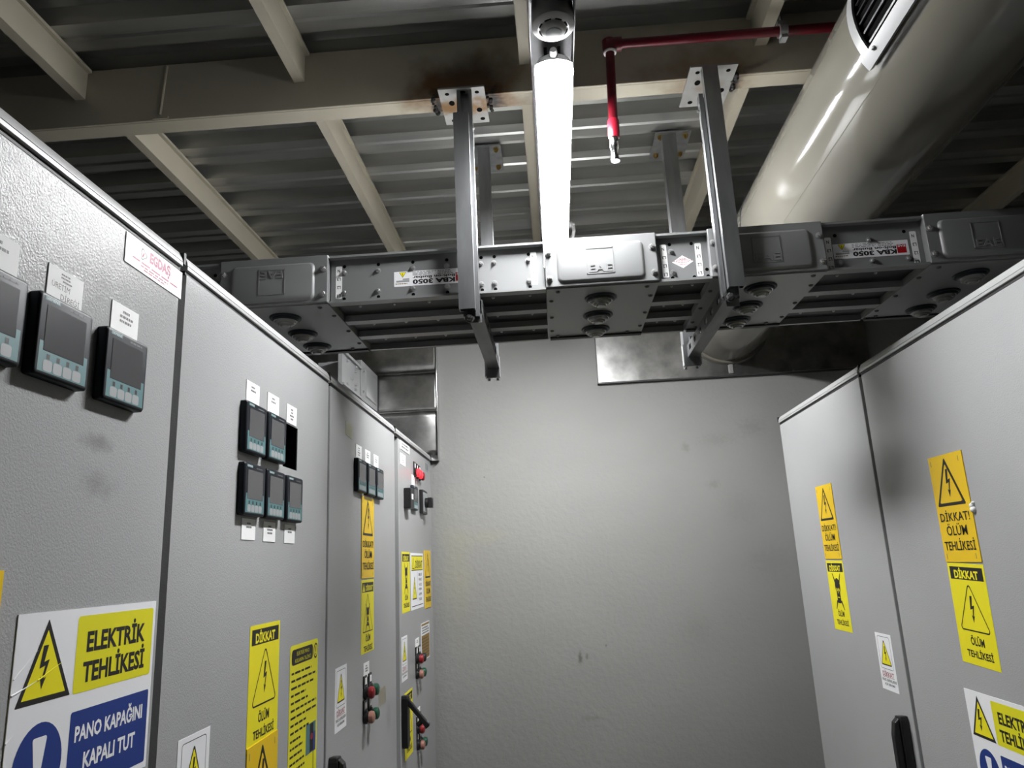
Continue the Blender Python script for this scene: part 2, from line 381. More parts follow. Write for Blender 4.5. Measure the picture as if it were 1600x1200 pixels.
# ------------------------------------------------------------------ bolts
def hexbolt(c, d, r=0.0065, h=0.007, washer=True):
    b = MB(); c = Vector(c); d = Vector(d)
    if washer: b.lathe([(0, 0), (r*1.35, 0), (r*1.35, 1), (0, 1)], c, c+d*0.0015, 18)
    b.lathe([(0, 0), (r, 0), (r, 0.8), (r*0.82, 1), (0, 1)], c+d*0.001, c+d*(h+0.001), 6)
    b.cyl(c+d*h, c+d*(h+0.004), r*0.45, 10)
    return b
FR = (0, -1, 0); DN = (0, 0, -1)
def roundscrew(c, k=1.0):
    b = MB(); c = Vector(c); b.lathe([(0, 0), (0.0062*k, 0), (0.006*k, 0.35), (0.0045*k, 0.8), (0.002*k, 1), (0, 1)], c, c+Vector((0, 0, -0.0045)), 18); return b

# ------------------------------------------------------------------ busbar run across the aisle
ZB, ZT = 0.682, 0.815
def bar(x0, x1, label, bolts, holes, phases, rating=None, diamond=None, under=()):
    t = thing('busbar_trunking', ((x0+x1)/2, 2.0, ZB), label, 'busbar trunking', 'busbar lengths of the overhead run')
    b = MB()
    b.box(x0, x1, 1.815, 1.825, ZB, ZT)                     # front web plate
    b.box(x0, x1, 1.797, 1.815, ZT-0.006, ZT); b.box(x0, x1, 1.797, 1.815, ZB, ZB+0.0065)   # lips
    b.box(x0, x1, 1.825, 2.25, 0.80, ZT)
    for y0, y1 in ((1.952, 1.984), (2.095, 2.128), (2.238, 2.25)): b.box(x0, x1, y0, y1, ZB, 0.80)
    b.build('housing', 'bus', t, smooth=False)
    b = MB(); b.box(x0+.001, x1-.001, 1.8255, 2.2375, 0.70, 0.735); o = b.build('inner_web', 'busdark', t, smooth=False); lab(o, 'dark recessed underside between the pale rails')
    first = None
    for x, z in bolts:
        if first is None: first = hexbolt((x, 1.815, z), FR, 0.0058, 0.005).build('bolt', 'bolt', t, (x, 1.815, z)); x0_, z0_ = x, z
        else: dup(first, (x-x0_, 0, z-z0_))
    for x, z in holes:
        b = MB(); b.cyl((x, 1.8152, z), (x, 1.8142, z), 0.0046, 16); lab(b.build('bolt_hole', 'void', t, (x, 1.815, z)), 'round black hole')
    for x, y in under:
        roundscrew((x, y, 0.70), 0.7).build('bolt', 'bolt', t, (x, y, 0.70))
    for x, z0, dx in phases:
        d = Decal(lambda u, v, w_, x=x, z0=z0, dx=dx: (x+u+dx*(v/0.092), 1.815-w_, z0+v), ['paper'])
        d.base(rrect(0, 0, 0.0165, 0.092, 0.003), 'paper')
        for i, s in enumerate(('L1', 'L2', 'L3', 'N')):
            q = 0.004+i*0.0235
            d.text(s, 0.0035 if s != 'N' else 0.0045, q, 0.013 if s != 'N' else 0.011, q+0.009, 'ink', 0.02, rot=True)
        d.build('phase_label', t, 'white strip reading N L3 L2 L1 upside down')
    if rating:
        x, z, wd, hh = rating
        d = Decal(onF(x, z, 1.815), ['white']); d.base(rrect(0, 0, wd, hh, 0.002), 'white')
        f = lambda a, b_: (wd*a, hh*b_)
        a, b_ = f(0.845, 0.14); c, e = f(0.965, 0.72); d.rect(a, b_, c, e, 'ledger')
        d.text('EAE', wd*0.855, hh*0.54, wd*0.955, hh*0.69, 'white', 0.02, 2, True)
        d.text('KBA 3050', wd*0.255, hh*0.10, wd*0.835, hh*0.42, 'ink', 0.045, 1, True)
        d.text('Bolt-on Busbar', wd*0.255, hh*0.46, wd*0.835, hh*0.64, 'ink', 0.03, 1, True)
        d.lines(wd*0.255, hh*0.68, wd*0.58, hh*0.97, 3, 'greyink', fill=0.4); d.lines(wd*0.60, hh*0.66, wd*0.835, hh*0.97, 3, 'greyink', fill=0.4)
        d.tri((wd*0.12, hh*0.58), (wd*0.07, hh*0.95), (wd*0.17, hh*0.95), 'ink', 'yellow', 0.0008, 0.0006)
        d.bolt(wd*0.105, hh*0.68, wd*0.135, hh*0.9, 'ink')
        d.lines(wd*0.02, hh*0.12, wd*0.21, hh*0.24, 1, 'tan', fill=0.5); d.rect(wd*0.03, hh*0.28, wd*0.21, hh*0.40, 'key'); d.rect(wd*0.12, hh*0.42, wd*0.21, hh*0.52, 'key')
        d.build('rating_label', t, 'white rating label with a red square, printed upside down')
    if diamond:
        x, z = diamond; d = Decal(onF(x, z, 1.815), ['white']); d.base([(-0.0275, 0), (0, -0.0175), (0.0275, 0), (0, 0.0175)], 'white')
        for q, hw in ((0.0075, 0.010), (0.0045, 0.016), (0.001, 0.024), (-0.0025, 0.017)): d.lines(-hw, q, hw, q+0.0026, 1, 'redink', fill=0.6, ragged=0)
        d.text('UYARI', -0.009, -0.0092, 0.009, -0.0052, 'redink', 0.02, rot=True)
        d.build('diamond_label', t, 'white diamond sticker with red print')
    return t
UY = (1.88, 2.035, 2.185)
bar(-0.562, 0.0085, 'long grey busbar length between two boxes, seen behind the left hanger post',
    [(x, z) for x in (-0.526, -0.435, -0.342, -0.250, -0.160, -0.125, -0.034) for z in (0.772, 0.7145)],
    [(x, z) for x in (-0.526, -0.434, -0.341, -0.25, -0.158, -0.123, -0.032) for z in (0.7895, 0.698)],
    [(-0.549, 0.699, 0), (-0.028, 0.703, 0)], (-0.392, 0.7225, 0.195, 0.042),
    under=[(x, y) for x in (-0.50, -0.405, -0.31, -0.135, -0.035) for y in UY])
bar(0.3005, 0.4345, 'short grey busbar length with a white diamond sticker', [(0.340, 0.770), (0.340, 0.712)],
    [(0.338, 0.790), (0.395, 0.789), (0.338, 0.697), (0.394, 0.696), (0.428, 0.7145), (0.429, 0.696)],
    [(0.3135, 0.699, -0.001), (0.4015, 0.697, 0.001)], None, (0.368, 0.740), under=[(x, y) for x in (0.345, 0.40) for y in UY])
bar(0.7235, 0.9795, 'grey busbar length in shade over the right cabinets with a rating label',
    [(0.847, 0.766), (0.847, 0.709), (0.938, 0.709), (0.765, 0.709)], [(0.763, 0.784), (0.763, 0.691), (0.845, 0.691), (0.938, 0.690), (0.938, 0.783)],
    [(0.734, 0.688, 0.001), (0.950, 0.690, 0.0005)], (0.753, 0.719, 0.190, 0.041), under=[(x, y) for x in (0.78, 0.88) for y in UY])
bar(-1.60, -0.8595, 'dark busbar length running off behind the left cabinets', [(-0.88, 0.77), (-0.88, 0.712)], [(-0.88, 0.789)], [], None)

def jbox(x0, label, flip=False, wd=0.2905):
    x1 = x0+wd
    t = thing('joint_box', ((x0+x1)/2, 2.0, ZB), label, 'joint box', 'joint boxes of the overhead busbar run')
    b = MB(); b.box(x0, x1, 1.792, 2.245, ZB+0.003, 0.8175); b.build('housing', 'bus', t, smooth=False, bevel=0.0015)
    fn = onF(x0, 0, 1.792)
    d = MB()
    def loop(ins, wz, r): return [fn(u, v, wz) for u, v in rrect(0.031+ins, 0.693+ins, 0.2565-ins, 0.798-ins, r)]
    d.loft([loop(0, 0, .014), loop(0.0012, 0.002, .013), loop(0.004, 0.0055, .012), loop(0.007, 0.0065, .010)])
    p = d.build('embossed_cover', 'bus', t, ang=60)
    e = Decal(onF(x0, 0, 1.792), ['bus']); e.w = 0.0065
    a, z0, c, z1 = 0.107, 0.711, 0.1785, 0.783
    for q in ((a, z0, c, z0+.0025), (a, z1-.0025, c, z1), (a, z0, a+.0025, z1), (c-.0025, z0, c, z1)):
        e.b.prism([(q[0], q[1]), (q[2], q[1]), (q[2], q[3]), (q[0], q[3])], e.fn, 0.006, 0.0078, 0)
    vs_, fs = text2d('EAE', 0.015)
    zz = (0.7155, 0.737) if not flip else (0.757, 0.7785)
    top = []; bot = []
    for x, y in vs_:
        if flip: x, y = 1-x, 1-y
        u = a+0.006+(c-a-0.012)*x; v = zz[0]+(zz[1]-zz[0])*y
        top.append(e.fn(u, v, 0.0084)); bot.append(e.fn(u, v, 0.0064))
    e.b.add(top, fs, 0)
    cnt = {}
    for f in fs:
        for i in range(len(f)):
            k = (f[i], f[(i+1) % len(f)]); cnt[k] = 1
    n = len(top); o_ = len(e.b.v); e.b.add(top+bot, [], 0)
    for (i, j) in cnt:
        if (j, i) not in cnt: e.b.f.append([o_+i, o_+j, o_+n+j, o_+n+i]); e.b.m.append(0)
    lab(e.b.build('embossed_mark', 'bus', p, smooth=False), 'raised square with three letters')
    pts = [(0.010, 0.7775), (0.010, 0.7075), (0.2795, 0.7775), (0.2795, 0.7070)]
    f0 = hexbolt((x0+pts[0][0], 1.792, pts[0][1]), FR, 0.0068, 0.007).build('bolt', 'bolt', t, (x0+pts[0][0], 1.792, pts[0][1]))
    for q in pts[1:]: dup(f0, (q[0]-pts[0][0], 0, q[1]-pts[0][1]))
    b = MB(); b.box(x0, x1, 1.800, 2.218, ZB-0.0005, ZB+0.003); b.build('bottom_plate', 'bus', t, smooth=False)
    b = MB(); b.box(x0+0.006, x1, 2.2185, 2.238, ZB-0.006, ZB+0.003); b.build('rear_lip', 'rubber', t, smooth=False)
    cx = x0+0.145
    b = MB(); R_ = 0.043
    b.lathe([(R_, 0), (R_, 0.10), (R_*0.93, 0.20), (R_*0.84, 0.20), (R_*0.82, 0.34), (R_*0.74, 0.44)], (cx, 1.887, ZB), (cx, 1.887, ZB-0.026), 32, 1)
    b.lathe([(R_*0.74, 0.44), (R_*0.66, 0.44), (R_*0.62, 0.62), (R_*0.54, 0.70), (R_*0.48, 0.70), (R_*0.45, 0.84), (R_*0.37, 0.92), (R_*0.30, 0.88), (R_*0.27, 1.0), (0, 1.0)],
            (cx, 1.887, ZB), (cx, 1.887, ZB-0.026), 32, 0)
    p0 = b.build('cable_plug', ['busplug', 'bezel'], t, (cx, 1.887, ZB))
    dup(p0, (0, 0.143, 0)); dup(p0, (0, 0.275, 0))
    u0 = None
    for x, y in ((0.012, 1.888), (0.012, 2.026), (0.012, 2.154), (0.030, 1.820), (0.279, 1.893), (0.280, 2.032), (0.279, 2.156), (0.262, 1.822), (0.03, 2.205), (0.245, 2.205)):
        if u0 is None: u0 = roundscrew((x0+x, y, ZB-0.0005)).build('screw', 'busscrew', t, (x0+x, y, ZB)); ux, uy = x, y
        else: dup(u0, (x-ux, y-uy, 0))
    return t
M['busplug'] = mat('plug_grey', (0.30, 0.30, 0.29), 0.2); M['busscrew'] = mat('dark_screw', (0.14, 0.14, 0.14), 0.4, 0.6)
jbox(-0.8555, 'grey joint box with an upside down emblem, partly hidden by the left cabinets', True)
jbox(0.0095, 'brightly lit grey joint box directly under the lamp')
jbox(0.4345, 'grey joint box half behind the right hanger post')
jbox(0.9805, 'dark grey joint box at the right edge over the right cabinets')

# ------------------------------------------------------------------ trapeze hangers
def channel(b, x0, x1, y0, y1, z0, z1, th=0.0025, open_='back', lip=0.008):
    """upright C channel; open towards +y ('back') or -y ('front')"""
    if open_ == 'back':
        b.box(x0, x1, y0, y0+th, z0, z1); ys = (y0+th, y1); yl = (y1-th, y1)
    else:
        b.box(x0, x1, y1-th, y1, z0, z1); ys = (y0, y1-th); yl = (y0, y0+th)
    b.box(x0, x0+th, *ys, z0, z1); b.box(x1-th, x1, *ys, z0, z1)
    b.box(x0+th, x0+th+lip, *yl, z0, z1); b.box(x1-th-lip, x1-th, *yl, z0, z1)
def plate(nm, t, x0, x1, y0, y1, z, m, holes, shear=0.0):
    b = MB(); b.prism([(x0, y0), (x1, y0), (x1+shear, y1), (x0+shear, y1)], lambda u, v, w_: (u, v, w_), z, z+0.005)
    o = b.build(nm, m, t, smooth=False)
    for hx, hy, rx, ry in holes:
        b = MB(); c = (x0+(x1-x0)*hx, y0+(y1-y0)*hy)
        b.prism([(c[0]+rx*math.cos(k*PI/8), c[1]+ry*math.sin(k*PI/8)) for k in range(16)], lambda u, v, w_: (u, v, w_), z-0.0008, z+0.0001)
        lab(b.build('slot', 'void', o), 'dark hole in the plate')
    return o
def hanger(xo, right, label):
    t = thing('trapeze_hanger', (xo, 1.80, 0.62), label, 'hanger', 'trapeze hangers carrying the busbar run')
    xa, xb = (xo-0.021, xo+0.020)
    if not right:
        o0, o1, oz0, oz1 = -0.213, -0.172, 0.624, 1.183; i0, i1, iz0, iz1 = -0.204, -0.163, 0.610, 1.265
        px0, px1, py0, py1 = -0.255, -0.1275, 1.757, 1.925; sh = 0.0
    else:
        o0, o1, oz0, oz1 = 0.460, 0.5005, 0.638, 1.265; i0, i1, iz0, iz1 = 0.4475, 0.488, 0.622, 1.197
        px0, px1, py0, py1 = 0.430, 0.557, 1.747, 1.926; sh = -0.002
    b = MB(); channel(b, o0, o1, 1.744, 1.765, oz0, oz1); b.build('front_post', 'galv', t, smooth=False)
    b = MB(); channel(b, i0, i1, 1.7655, 1.7865, iz0, iz1, open_='front')
    for k in range(6):   # strap and nut pieces seen on the open edge
        pass
    b.build('inner_post', 'galv', t, smooth=False)
    b = MB(); xs = i1 if not right else i0-0.0015
    b.box(xs, xs+0.0015, 1.766, 1.782, (1.145 if not right else 1.165), (1.155 if not right else 1.172)); b.box(xs, xs+0.0015, 1.768, 1.780, 1.09, 1.135)
    b.cyl((xs, 1.775, 1.15), (xs+(0.005 if not right else -0.005), 1.775, 1.15), 0.004, 10); b.build('channel_nut', 'bolt', t, smooth=False)
    hl = [(0.18, 0.13, .006, .006), (0.50, 0.10, .011, .006), (0.83, 0.13, .006, .006), (0.24, 0.38, .008, .011), (0.82, 0.62, .008, .010), (0.20, 0.88, .007, .007), (0.86, 0.88, .007, .007), (0.5, 0.28, .006, .006)]
    plate('base_plate', t, px0, px1, py0, py1, 1.2648, 'plate', hl, sh)
    # rear post and its plate bolted to the deck
    r0, r1 = (-0.201, -0.160) if not right else (0.448, 0.497)
    b = MB(); channel(b, r0, r1, 2.335, 2.376, 0.590, 1.432); b.build('rear_post', 'galv', t, smooth=False)
    q0, q1 = (-0.245, -0.119) if not right else (0.426, 0.552)
    p = plate('rear_plate', t, q0, q1, 2.330, 2.510, 1.4365, 'galv', [(0.5, 0.12, .012, .008)])
    f0 = hexbolt((q0+0.02, 2.355, 1.4365), DN, 0.008, 0.010).build('anchor_bolt', 'brass', t, (q0+0.02, 2.355, 1.4365))
    for dx, dy in ((0.088, 0), (0.088, 0.12), (0, 0.12)): dup(f0, (dx, dy, 0))
    # cross arm: channel with slotted sides
    a0, a1 = (-0.196, -0.157) if not right else (0.4575, 0.4945)
    b = MB(); y0, y1 = 1.7875, 2.334
    b.box(a0, a1, y0, y1, 0.620, 0.6225)
    for xs in (a0, a1-0.0025):
        b.box(xs, xs+0.0025, y0, y1, 0.6225, 0.634); b.box(xs, xs+0.0025, y0, y1, 0.650, 0.661)
        y = y0
        while y < y1:
            b.box(xs, xs+0.0025, y, min(y+0.055, y1), 0.634, 0.650); y += 0.085
    b.box(a0+.0025, a0+0.010, y0, y1, 0.6585, 0.661); b.box(a1-0.010, a1-.0025, y0, y1, 0.6585, 0.661)
    b.build('cross_arm', 'armsteel', t, smooth=False)
    b = MB()
    for y in (1.80, 2.31): b.box(a0+0.006, a1-0.006, y-0.008, y+0.012, 0.661, 0.6815)
    b.build('support_pad', 'busscrew', t, smooth=False)
    xc = (a0+a1)/2
    b = MB(); b.box(a0-0.004, a0-0.0005, 1.787, 1.80, 0.625, 0.665); b.box(a0+0.002, a1-0.002, 1.7868, 1.7872, 0.60, 0.621); b.build('angle_clip', 'galv', t, smooth=False)
    hexbolt((xc-0.012, 1.765, 0.6055 if not right else 0.617), FR, 0.009, 0.012).build('bolt', 'busscrew', t)
    b = MB(); b.box(r1+0.0005, r1+0.004, 2.335, 2.36, 0.595, 0.665); b.box(r0-0.004, r0-0.0005, 2.335, 2.36, 0.595, 0.665); b.build('rear_clip', 'bolt', t, smooth=False)
hanger(-0.185, False, 'galvanised trapeze hanger left of the lamp with a scorched welded plate')
hanger(0.478, True, 'galvanised trapeze hanger right of the red pipe with a clean white plate')

# ------------------------------------------------------------------ lamp tray, detector, lamps
TX, TZ = 0.0556, 1.105        # lamp axis
TW = TZ+0.0665                # underside of the tray web
b = MB(); b.box(0.0038, 0.1037, -2.6, 3.44, TW, TW+0.003); b.box(0.0038, 0.0062, -2.6, 3.44, TW-0.044, TW); b.box(0.1013, 0.1037, -2.6, 3.44, TW-0.044, TW)
tray = tag(b.build('cable_tray', 'traymetal', loc=(TX, 0.4, TW-0.044), smooth=False), 'long galvanised tray carrying the lamp and smoke detector', 'cable tray')
b = MB()
for k in range(42):
    y = -0.6+k*0.07
    b.box(0.0355, 0.043, y, y+0.03, TW-0.0005, TW+0.0001); b.box(0.0675, 0.075, y, y+0.03, TW-0.0005, TW+0.0001); b.box(0.1008, 0.1014, y+.01, y+.03, TW-0.020, TW-0.010)
lab(b.build('slot_row', 'void', tray, smooth=False), 'dark slots punched in the tray')
b = MB()
for y in (1.832, -1.5): b.box(TX-0.02, TX+0.02, y-0.015, y+0.015, TW+0.003, 1.2695 if y > 0 else 1.448)
b.build('support_bracket', 'galv', tray, smooth=False)
DY = 1.358; DT = TW-0.0005
t = thing('smoke_detector', (TX, DY, TW), 'round white smoke detector on the tray in front of the lit lamp', 'smoke detector')
b = MB(); b.lathe([(0, 0), (0.0440, 0), (0.0455, 0.5), (0.0463, 0.9), (0.0463, 1), (0, 1)], (TX, DY, DT), (TX, DY, DT-0.058), 48); b.build('base', 'plastic', t)
b = MB(); b.lathe([(0, 0), (0.0463, 0), (0.0463, 0.10), (0.0445, 0.22), (0.033, 0.42), (0.031, 0.36), (0.0275, 0.36), (0.0265, 0.62), (0.0235, 0.86), (0.020, 0.95), (0, 0.95)], (TX, DY, DT-0.0585), (TX, DY, DT-0.0785), 48); b.build('sensing_head', 'plastic', t)
b = MB(); b.lathe([(0.0175, 0), (0.0175, 0.6), (0.015, 1.0), (0, 1.0)], (TX, DY, DT-0.0775), (TX, DY, DT-0.0800), 32); b.build('centre_disc', 'key', t)
for k in range(8):
    a0 = 2*PI*k/8+0.13; b = MB(); aa = [a0+0.5*i/6 for i in range(7)]
    pr = [(TX+0.0278*math.cos(a), DY+0.0278*math.sin(a)) for a in aa]+[(TX+0.0318*math.cos(a), DY+0.0318*math.sin(a)) for a in aa[::-1]]
    b.prism(pr, lambda u, v, w_: (u, v, w_), DT-0.0665, DT-0.0655)
    lab(b.build('vent_slot', 'void', t, smooth=False), 'black curved vent slot')

def lamp(y0, y1, label):
    t = thing('lamp', (TX, (y0+y1)/2, TW), label, 'lamp')
    fn = lambda u, v, w_: (TX+u, w_, TZ+0.003+v)
    def half(sx, sz, up):
        q = [PI*k/16*(1 if up else -1) for k in range(17)]
        return [(sx*math.cos(a), sz*math.sin(a)) for a in q]
    def body(up, sx, sz, ya, yb, d):
        lo = []
        for k in range(1, 9):
            c = math.sin(PI/2*k/8); lo.append([fn(u, v, ya+d*(1-math.cos(PI/2*k/8))*1.0) for u, v in half(sx*c, sz*c, up)])
        for k in range(8, 0, -1):
            c = math.sin(PI/2*k/8); lo.append([fn(u, v, yb-d*(1-math.cos(PI/2*k/8))) for u, v in half(sx*c, sz*c, up)])
        b = MB(); b.loft(lo); b.add(lo[0], [tuple(range(len(lo[0])))]); return b
    # the dome of each end is a quarter ellipsoid, the lower half glows
    body(False, 0.0434, 0.031, y0, y1, 0.018).build('diffuser', 'glow', t, ang=50)
    body(True, 0.0424, 0.029, y0-0.004, y1+0.004, 0.026).build('housing', 'lampw', t, ang=50)
    b = MB()
    rim = [(0.0425*math.cos(2*PI*k/32), 0.0425*math.sin(2*PI*k/32)*0.76) for k in range(32)]
    b.box(TX-0.0452, TX-0.0436, y0+0.03, y1-0.03, TZ-0.011, TZ+0.0075); b.box(TX+0.0436, TX+0.0452, y0+0.03, y1-0.03, TZ-0.011, TZ+0.0075); b.build('side_rim', 'lampw', t, smooth=False)
    b = MB(); b.lathe([(0, 0), (0.007, 0), (0.010, 0.4), (0.010, 1), (0, 1)], (TX, y0-0.020, TZ+0.016), (TX, y0+0.008, TZ+0.016), 16); b.build('cable_nipple', 'nipple', t)
    b = MB()
    for y in (y0+0.2, y1-0.2): b.box(TX-0.02, TX+0.02, y-0.015, y+0.015, TZ+0.033, TW)
    b.build('mounting_clip', 'galv', t, smooth=False)
    return t
lamp(1.465, 2.69, 'lit white tube lamp above the busbar run')
t = thing('cable_gland', (0.117, 2.40, 1.14), 'small pale round cable gland at the far right side of the lit lamp', 'cable gland')
b = MB(); b.lathe([(0, 0), (0.012, 0), (0.012, 0.5), (0.008, 0.6), (0.008, 1), (0, 1)], (0.1045, 2.40, 1.146), (0.126, 2.40, 1.146), 16); b.build('body', 'plastic', t)
b = MB(); b.tube([(0.120, 2.40, 1.146), (0.122, 2.40, 1.121), (0.116, 2.42, 1.105)], 0.006, 10); b.build('hose', 'plastic', t)

# ------------------------------------------------------------------ red sprinkler pipe
t = thing('sprinkler_pipe', (0.215, 1.69, 1.312), 'dark red sprinkler pipe with a short drop right of the lamp', 'pipe')
b = MB(); b.cyl((0.232, 1.69, 1.312), (2.9, 1.69, 1.304), 0.0125, 24); b.build('pipe', 'pipe', t)
b = MB(); b.cyl((0.204, 1.69, 1.312), (0.244, 1.69, 1.312), 0.0185, 24); b.cyl((0.2125, 1.69, 1.290), (0.2125, 1.69, 1.322), 0.0185, 24); b.ball((0.2125, 1.69, 1.314), 0.0185); b.build('elbow', 'pipe', t)
b = MB(); b.lathe([(0.0165, 0), (0.0175, 0.5), (0.0165, 1), (0.010, 1)], (0.2125, 1.69, 1.290), (0.2125, 1.69, 1.285), 24); b.build('seal_ring', 'paper', t)
b = MB(); b.cyl((0.2125, 1.69, 1.285), (0.2055, 1.69, 1.085), 0.0120, 24); b.build('drop_pipe', 'pipe', t)
b = MB(); b.lathe([(0, 0), (0.0135, 0), (0.0150, 0.1), (0.0150, 0.9), (0.0135, 1), (0, 1)], (0.2055, 1.69, 1.088), (0.2040, 1.69, 1.036), 24); b.build('coupling', 'coupling', t)
b = MB(); b.lathe([(0, 0), (0.0115, 0), (0.0115, 0.45), (0.0095, 0.5), (0.0095, 0.9), (0.0115, 0.92), (0.0115, 1), (0, 1)], (0.2040, 1.69, 1.036), (0.2025, 1.69, 0.972), 16); b.build('nozzle', 'chrome', t)
t = thing('pipe_hanger', (0.662, 1.69, 1.312), 'thin rod hanger with a clamp holding the red pipe', 'pipe hanger')
b = MB(); b.cyl((0.662, 1.69, 1.335), (0.662, 1.69, 1.449), 0.0035, 10); b.build('rod', 'galv', t)
b = MB(); b.lathe([(0.0125, 0), (0.0185, 0), (0.0185, 1), (0.0125, 1)], (0.652, 1.69, 1.3107), (0.672, 1.69, 1.3106), 20); b.box(0.650, 0.674, 1.683, 1.697, 1.328, 1.338); b.box(0.654, 0.670, 1.678, 1.702, 1.284, 1.293); b.build('clamp', 'bolt', t)

# ------------------------------------------------------------------ round air duct
DX, DZ, DR = 0.8753, 1.0781, 0.1909
def cylp(r, a, y): a = math.radians(a); return (DX+r*math.cos(a), y, DZ+r*math.sin(a))
t = thing('air_duct', (DX, 2.3, DZ), 'large cream round air duct over the right side, passing above the busbar', 'air duct')
b = MB(); na = 288; ys = [-2.6, -1.1, 0.40, 0.88, 1.358, 1.9, 2.43, 2.95, 3.466]
vs_ = [cylp(DR, 1.25*k, y) for y in ys for k in range(na)]
fs = []
for i in range(len(ys)-1):
    for k in range(na):
        a = 1.25*k
        if i in (2, 3) and 140 <= a < 210: continue
        fs.append((i*na+k, i*na+(k+1) % na, (i+1)*na+(k+1) % na, (i+1)*na+k))
b.add(vs_, fs); shell = b.build('duct_shell', 'duct', t, ang=80)
sm = shell.modifiers.new('wall', 'SOLIDIFY'); sm.thickness = 0.003; sm.offset = -1; sm.use_rim = False
b = MB(); vs_ = [cylp(DR-0.0065, 7.5*k, y) for y in (0.35, 1.40) for k in range(48)]; b.add(vs_, [(k, (k+1) % 48, 48+(k+1) % 48, 48+k) for k in range(48)]); lab(b.build('lining', 'void', t), 'black duct inside seen through the grille')
for y in (2.35,):
    b = MB(); b.lathe([(DR+.0005, 0), (DR+.0022, 0.3), (DR+.0022, 0.7), (DR+.0005, 1)], (DX, y, DZ), (DX, y+0.006, DZ), 72); lab(b.build('joint_ring', 'bezel', t), 'thin dark joint line around the duct')
b = MB(); vs_ = [cylp(DR+q, a, y) for y in (1.40, 3.46) for q, a in ((0.0001, -139.2), (0.0005, -139.0), (0.0005, -138.8), (0.0001, -138.6))]; b.add(vs_, [(0, 1, 5, 4), (1, 2, 6, 5), (2, 3, 7, 6)]); b.build('lengthwise_seam', 'ductmatt', t, smooth=False)
b = MB(); b.lathe([(DR+.0005, 0), (DR+0.010, 0.1), (DR+0.016, 0.9), (DR+0.016, 1), (DR+.0005, 1)], (DX, 3.445, DZ), (DX, 3.4685, DZ), 72); b.build('wall_collar', 'duct', t)
# grille
g = MB()
def strip(a0, a1, y0, y1, r0, r1, n, bld):
    lo = []
    for k in range(n+1):
        a = a0+(a1-a0)*k/n
        lo.append([cylp(r0, a, y0), cylp(r1, a, y0), cylp(r1, a, y1), cylp(r0, a, y1)])
    bld.loft(lo); bld.add(lo[0], [(0, 1, 2, 3)])
strip(207, 215, 0.38, 1.383, DR+0.004, DR+0.016, 3, g)
strip(136, 142, 0.38, 1.383, DR+0.004, DR+0.016, 3, g)
strip(142, 207, 1.357, 1.383, DR+0.0006, DR+0.006, 16, g)
strip(142, 207, 0.38, 0.406, DR+0.0006, DR+0.006, 16, g)
gf = lab(g.build('grille_frame', 'grille', t, ang=40), 'white grille frame on the side of the duct')
hexbolt(cylp(DR+0.016, 210, 1.33), tuple(Vector(cylp(1, 210, 0))-Vector((DX, 0, DZ))), 0.004, 0.002).build('screw', 'busscrew', gf)
for k in range(9):
    b = MB(); strip(146+k*7, 147.2+k*7, 0.406, 1.352, DR-0.005, DR-0.0005, 1, b); lab(b.build('grille_blade', 'black', gf, smooth=False), 'dark grille blade')

# ------------------------------------------------------------------ sheet steel at the wall
t = thing('wall_flashing', (0.89, 3.485, 0.82), 'shiny sheet steel panel on the wall around the round duct', 'sheet metal panel')
b = MB(); b.box(0.243, 1.53, 3.470, 3.4995, 0.822, 1.25); b.build('panel', 'tinned', t, smooth=False, bevel=0.001)
b = MB(); b.box(0.866, 0.886, 3.463, 3.4698, 0.829, 0.874); b.build('tab', 'plate', t, smooth=False, bevel=0.001)
b = MB(); b.box(0.239, 0.2428, 3.475, 3.4995, 0.818, 1.25); b.box(0.239, 1.534, 3.475, 3.4995, 0.818, 0.8218); b.build('edge_seal', 'busscrew', t, smooth=False)
f0 = None
for x in (0.62, 1.17):
    hexbolt((x, 3.470, 0.828), FR, 0.004, 0.003).build('screw', 'bolt', t)
t = thing('wall_flashing', (-0.85, 3.485, 0.515), 'folded shiny sheet steel flashing in the left corner above the cabinets', 'sheet metal panel')
for nm, z0, z1, ya, yb in (('lower_panel', 0.516, 0.727, 3.468, 3.452), ('middle_panel', 0.731, 0.920, 3.460, 3.474), ('upper_panel', 0.924, 1.40, 3.474, 3.462)):
    b = MB(); n_ = 24; k_ = 8; X0, X1 = -1.25, -0.546; V = []
    for j in range(k_+1):
        for i in range(n_+1):
            x = -0.80+(X1+0.80)*i/n_ if i else X0
            z = z0+(z1-z0)*j/k_; y = ya+(yb-ya)*j/k_
            if nm == 'lower_panel': y += 1.3*max(0, x+0.66)**2+0.0025*math.sin(9*x+14*z)
            V.append((x, min(y, 3.496), z))
    b.add(V, [(j*(n_+1)+i, j*(n_+1)+i+1, (j+1)*(n_+1)+i+1, (j+1)*(n_+1)+i) for j in range(k_) for i in range(n_)])
    o = lab(b.build(nm, 'tinned', t, ang=60), 'shiny folded steel facet')
    q = o.modifiers.new('sheet', 'SOLIDIFY'); q.thickness = 0.002
b = MB(); b.box(-1.25, -0.547, 3.450, 3.499, 0.727, 0.7305); b.box(-1.25, -0.547, 3.458, 3.499, 0.9205, 0.9235); b.build('fold', 'tinned', t, smooth=False)
b = MB(); b.box(-0.5455, -0.541, 3.455, 3.499, 0.487, 1.40); b.box(-0.5785, -0.5455, 3.467, 3.499, 0.487, 0.514); b.build('edge_trim', 'chrome', t, smooth=False, bevel=0.001)

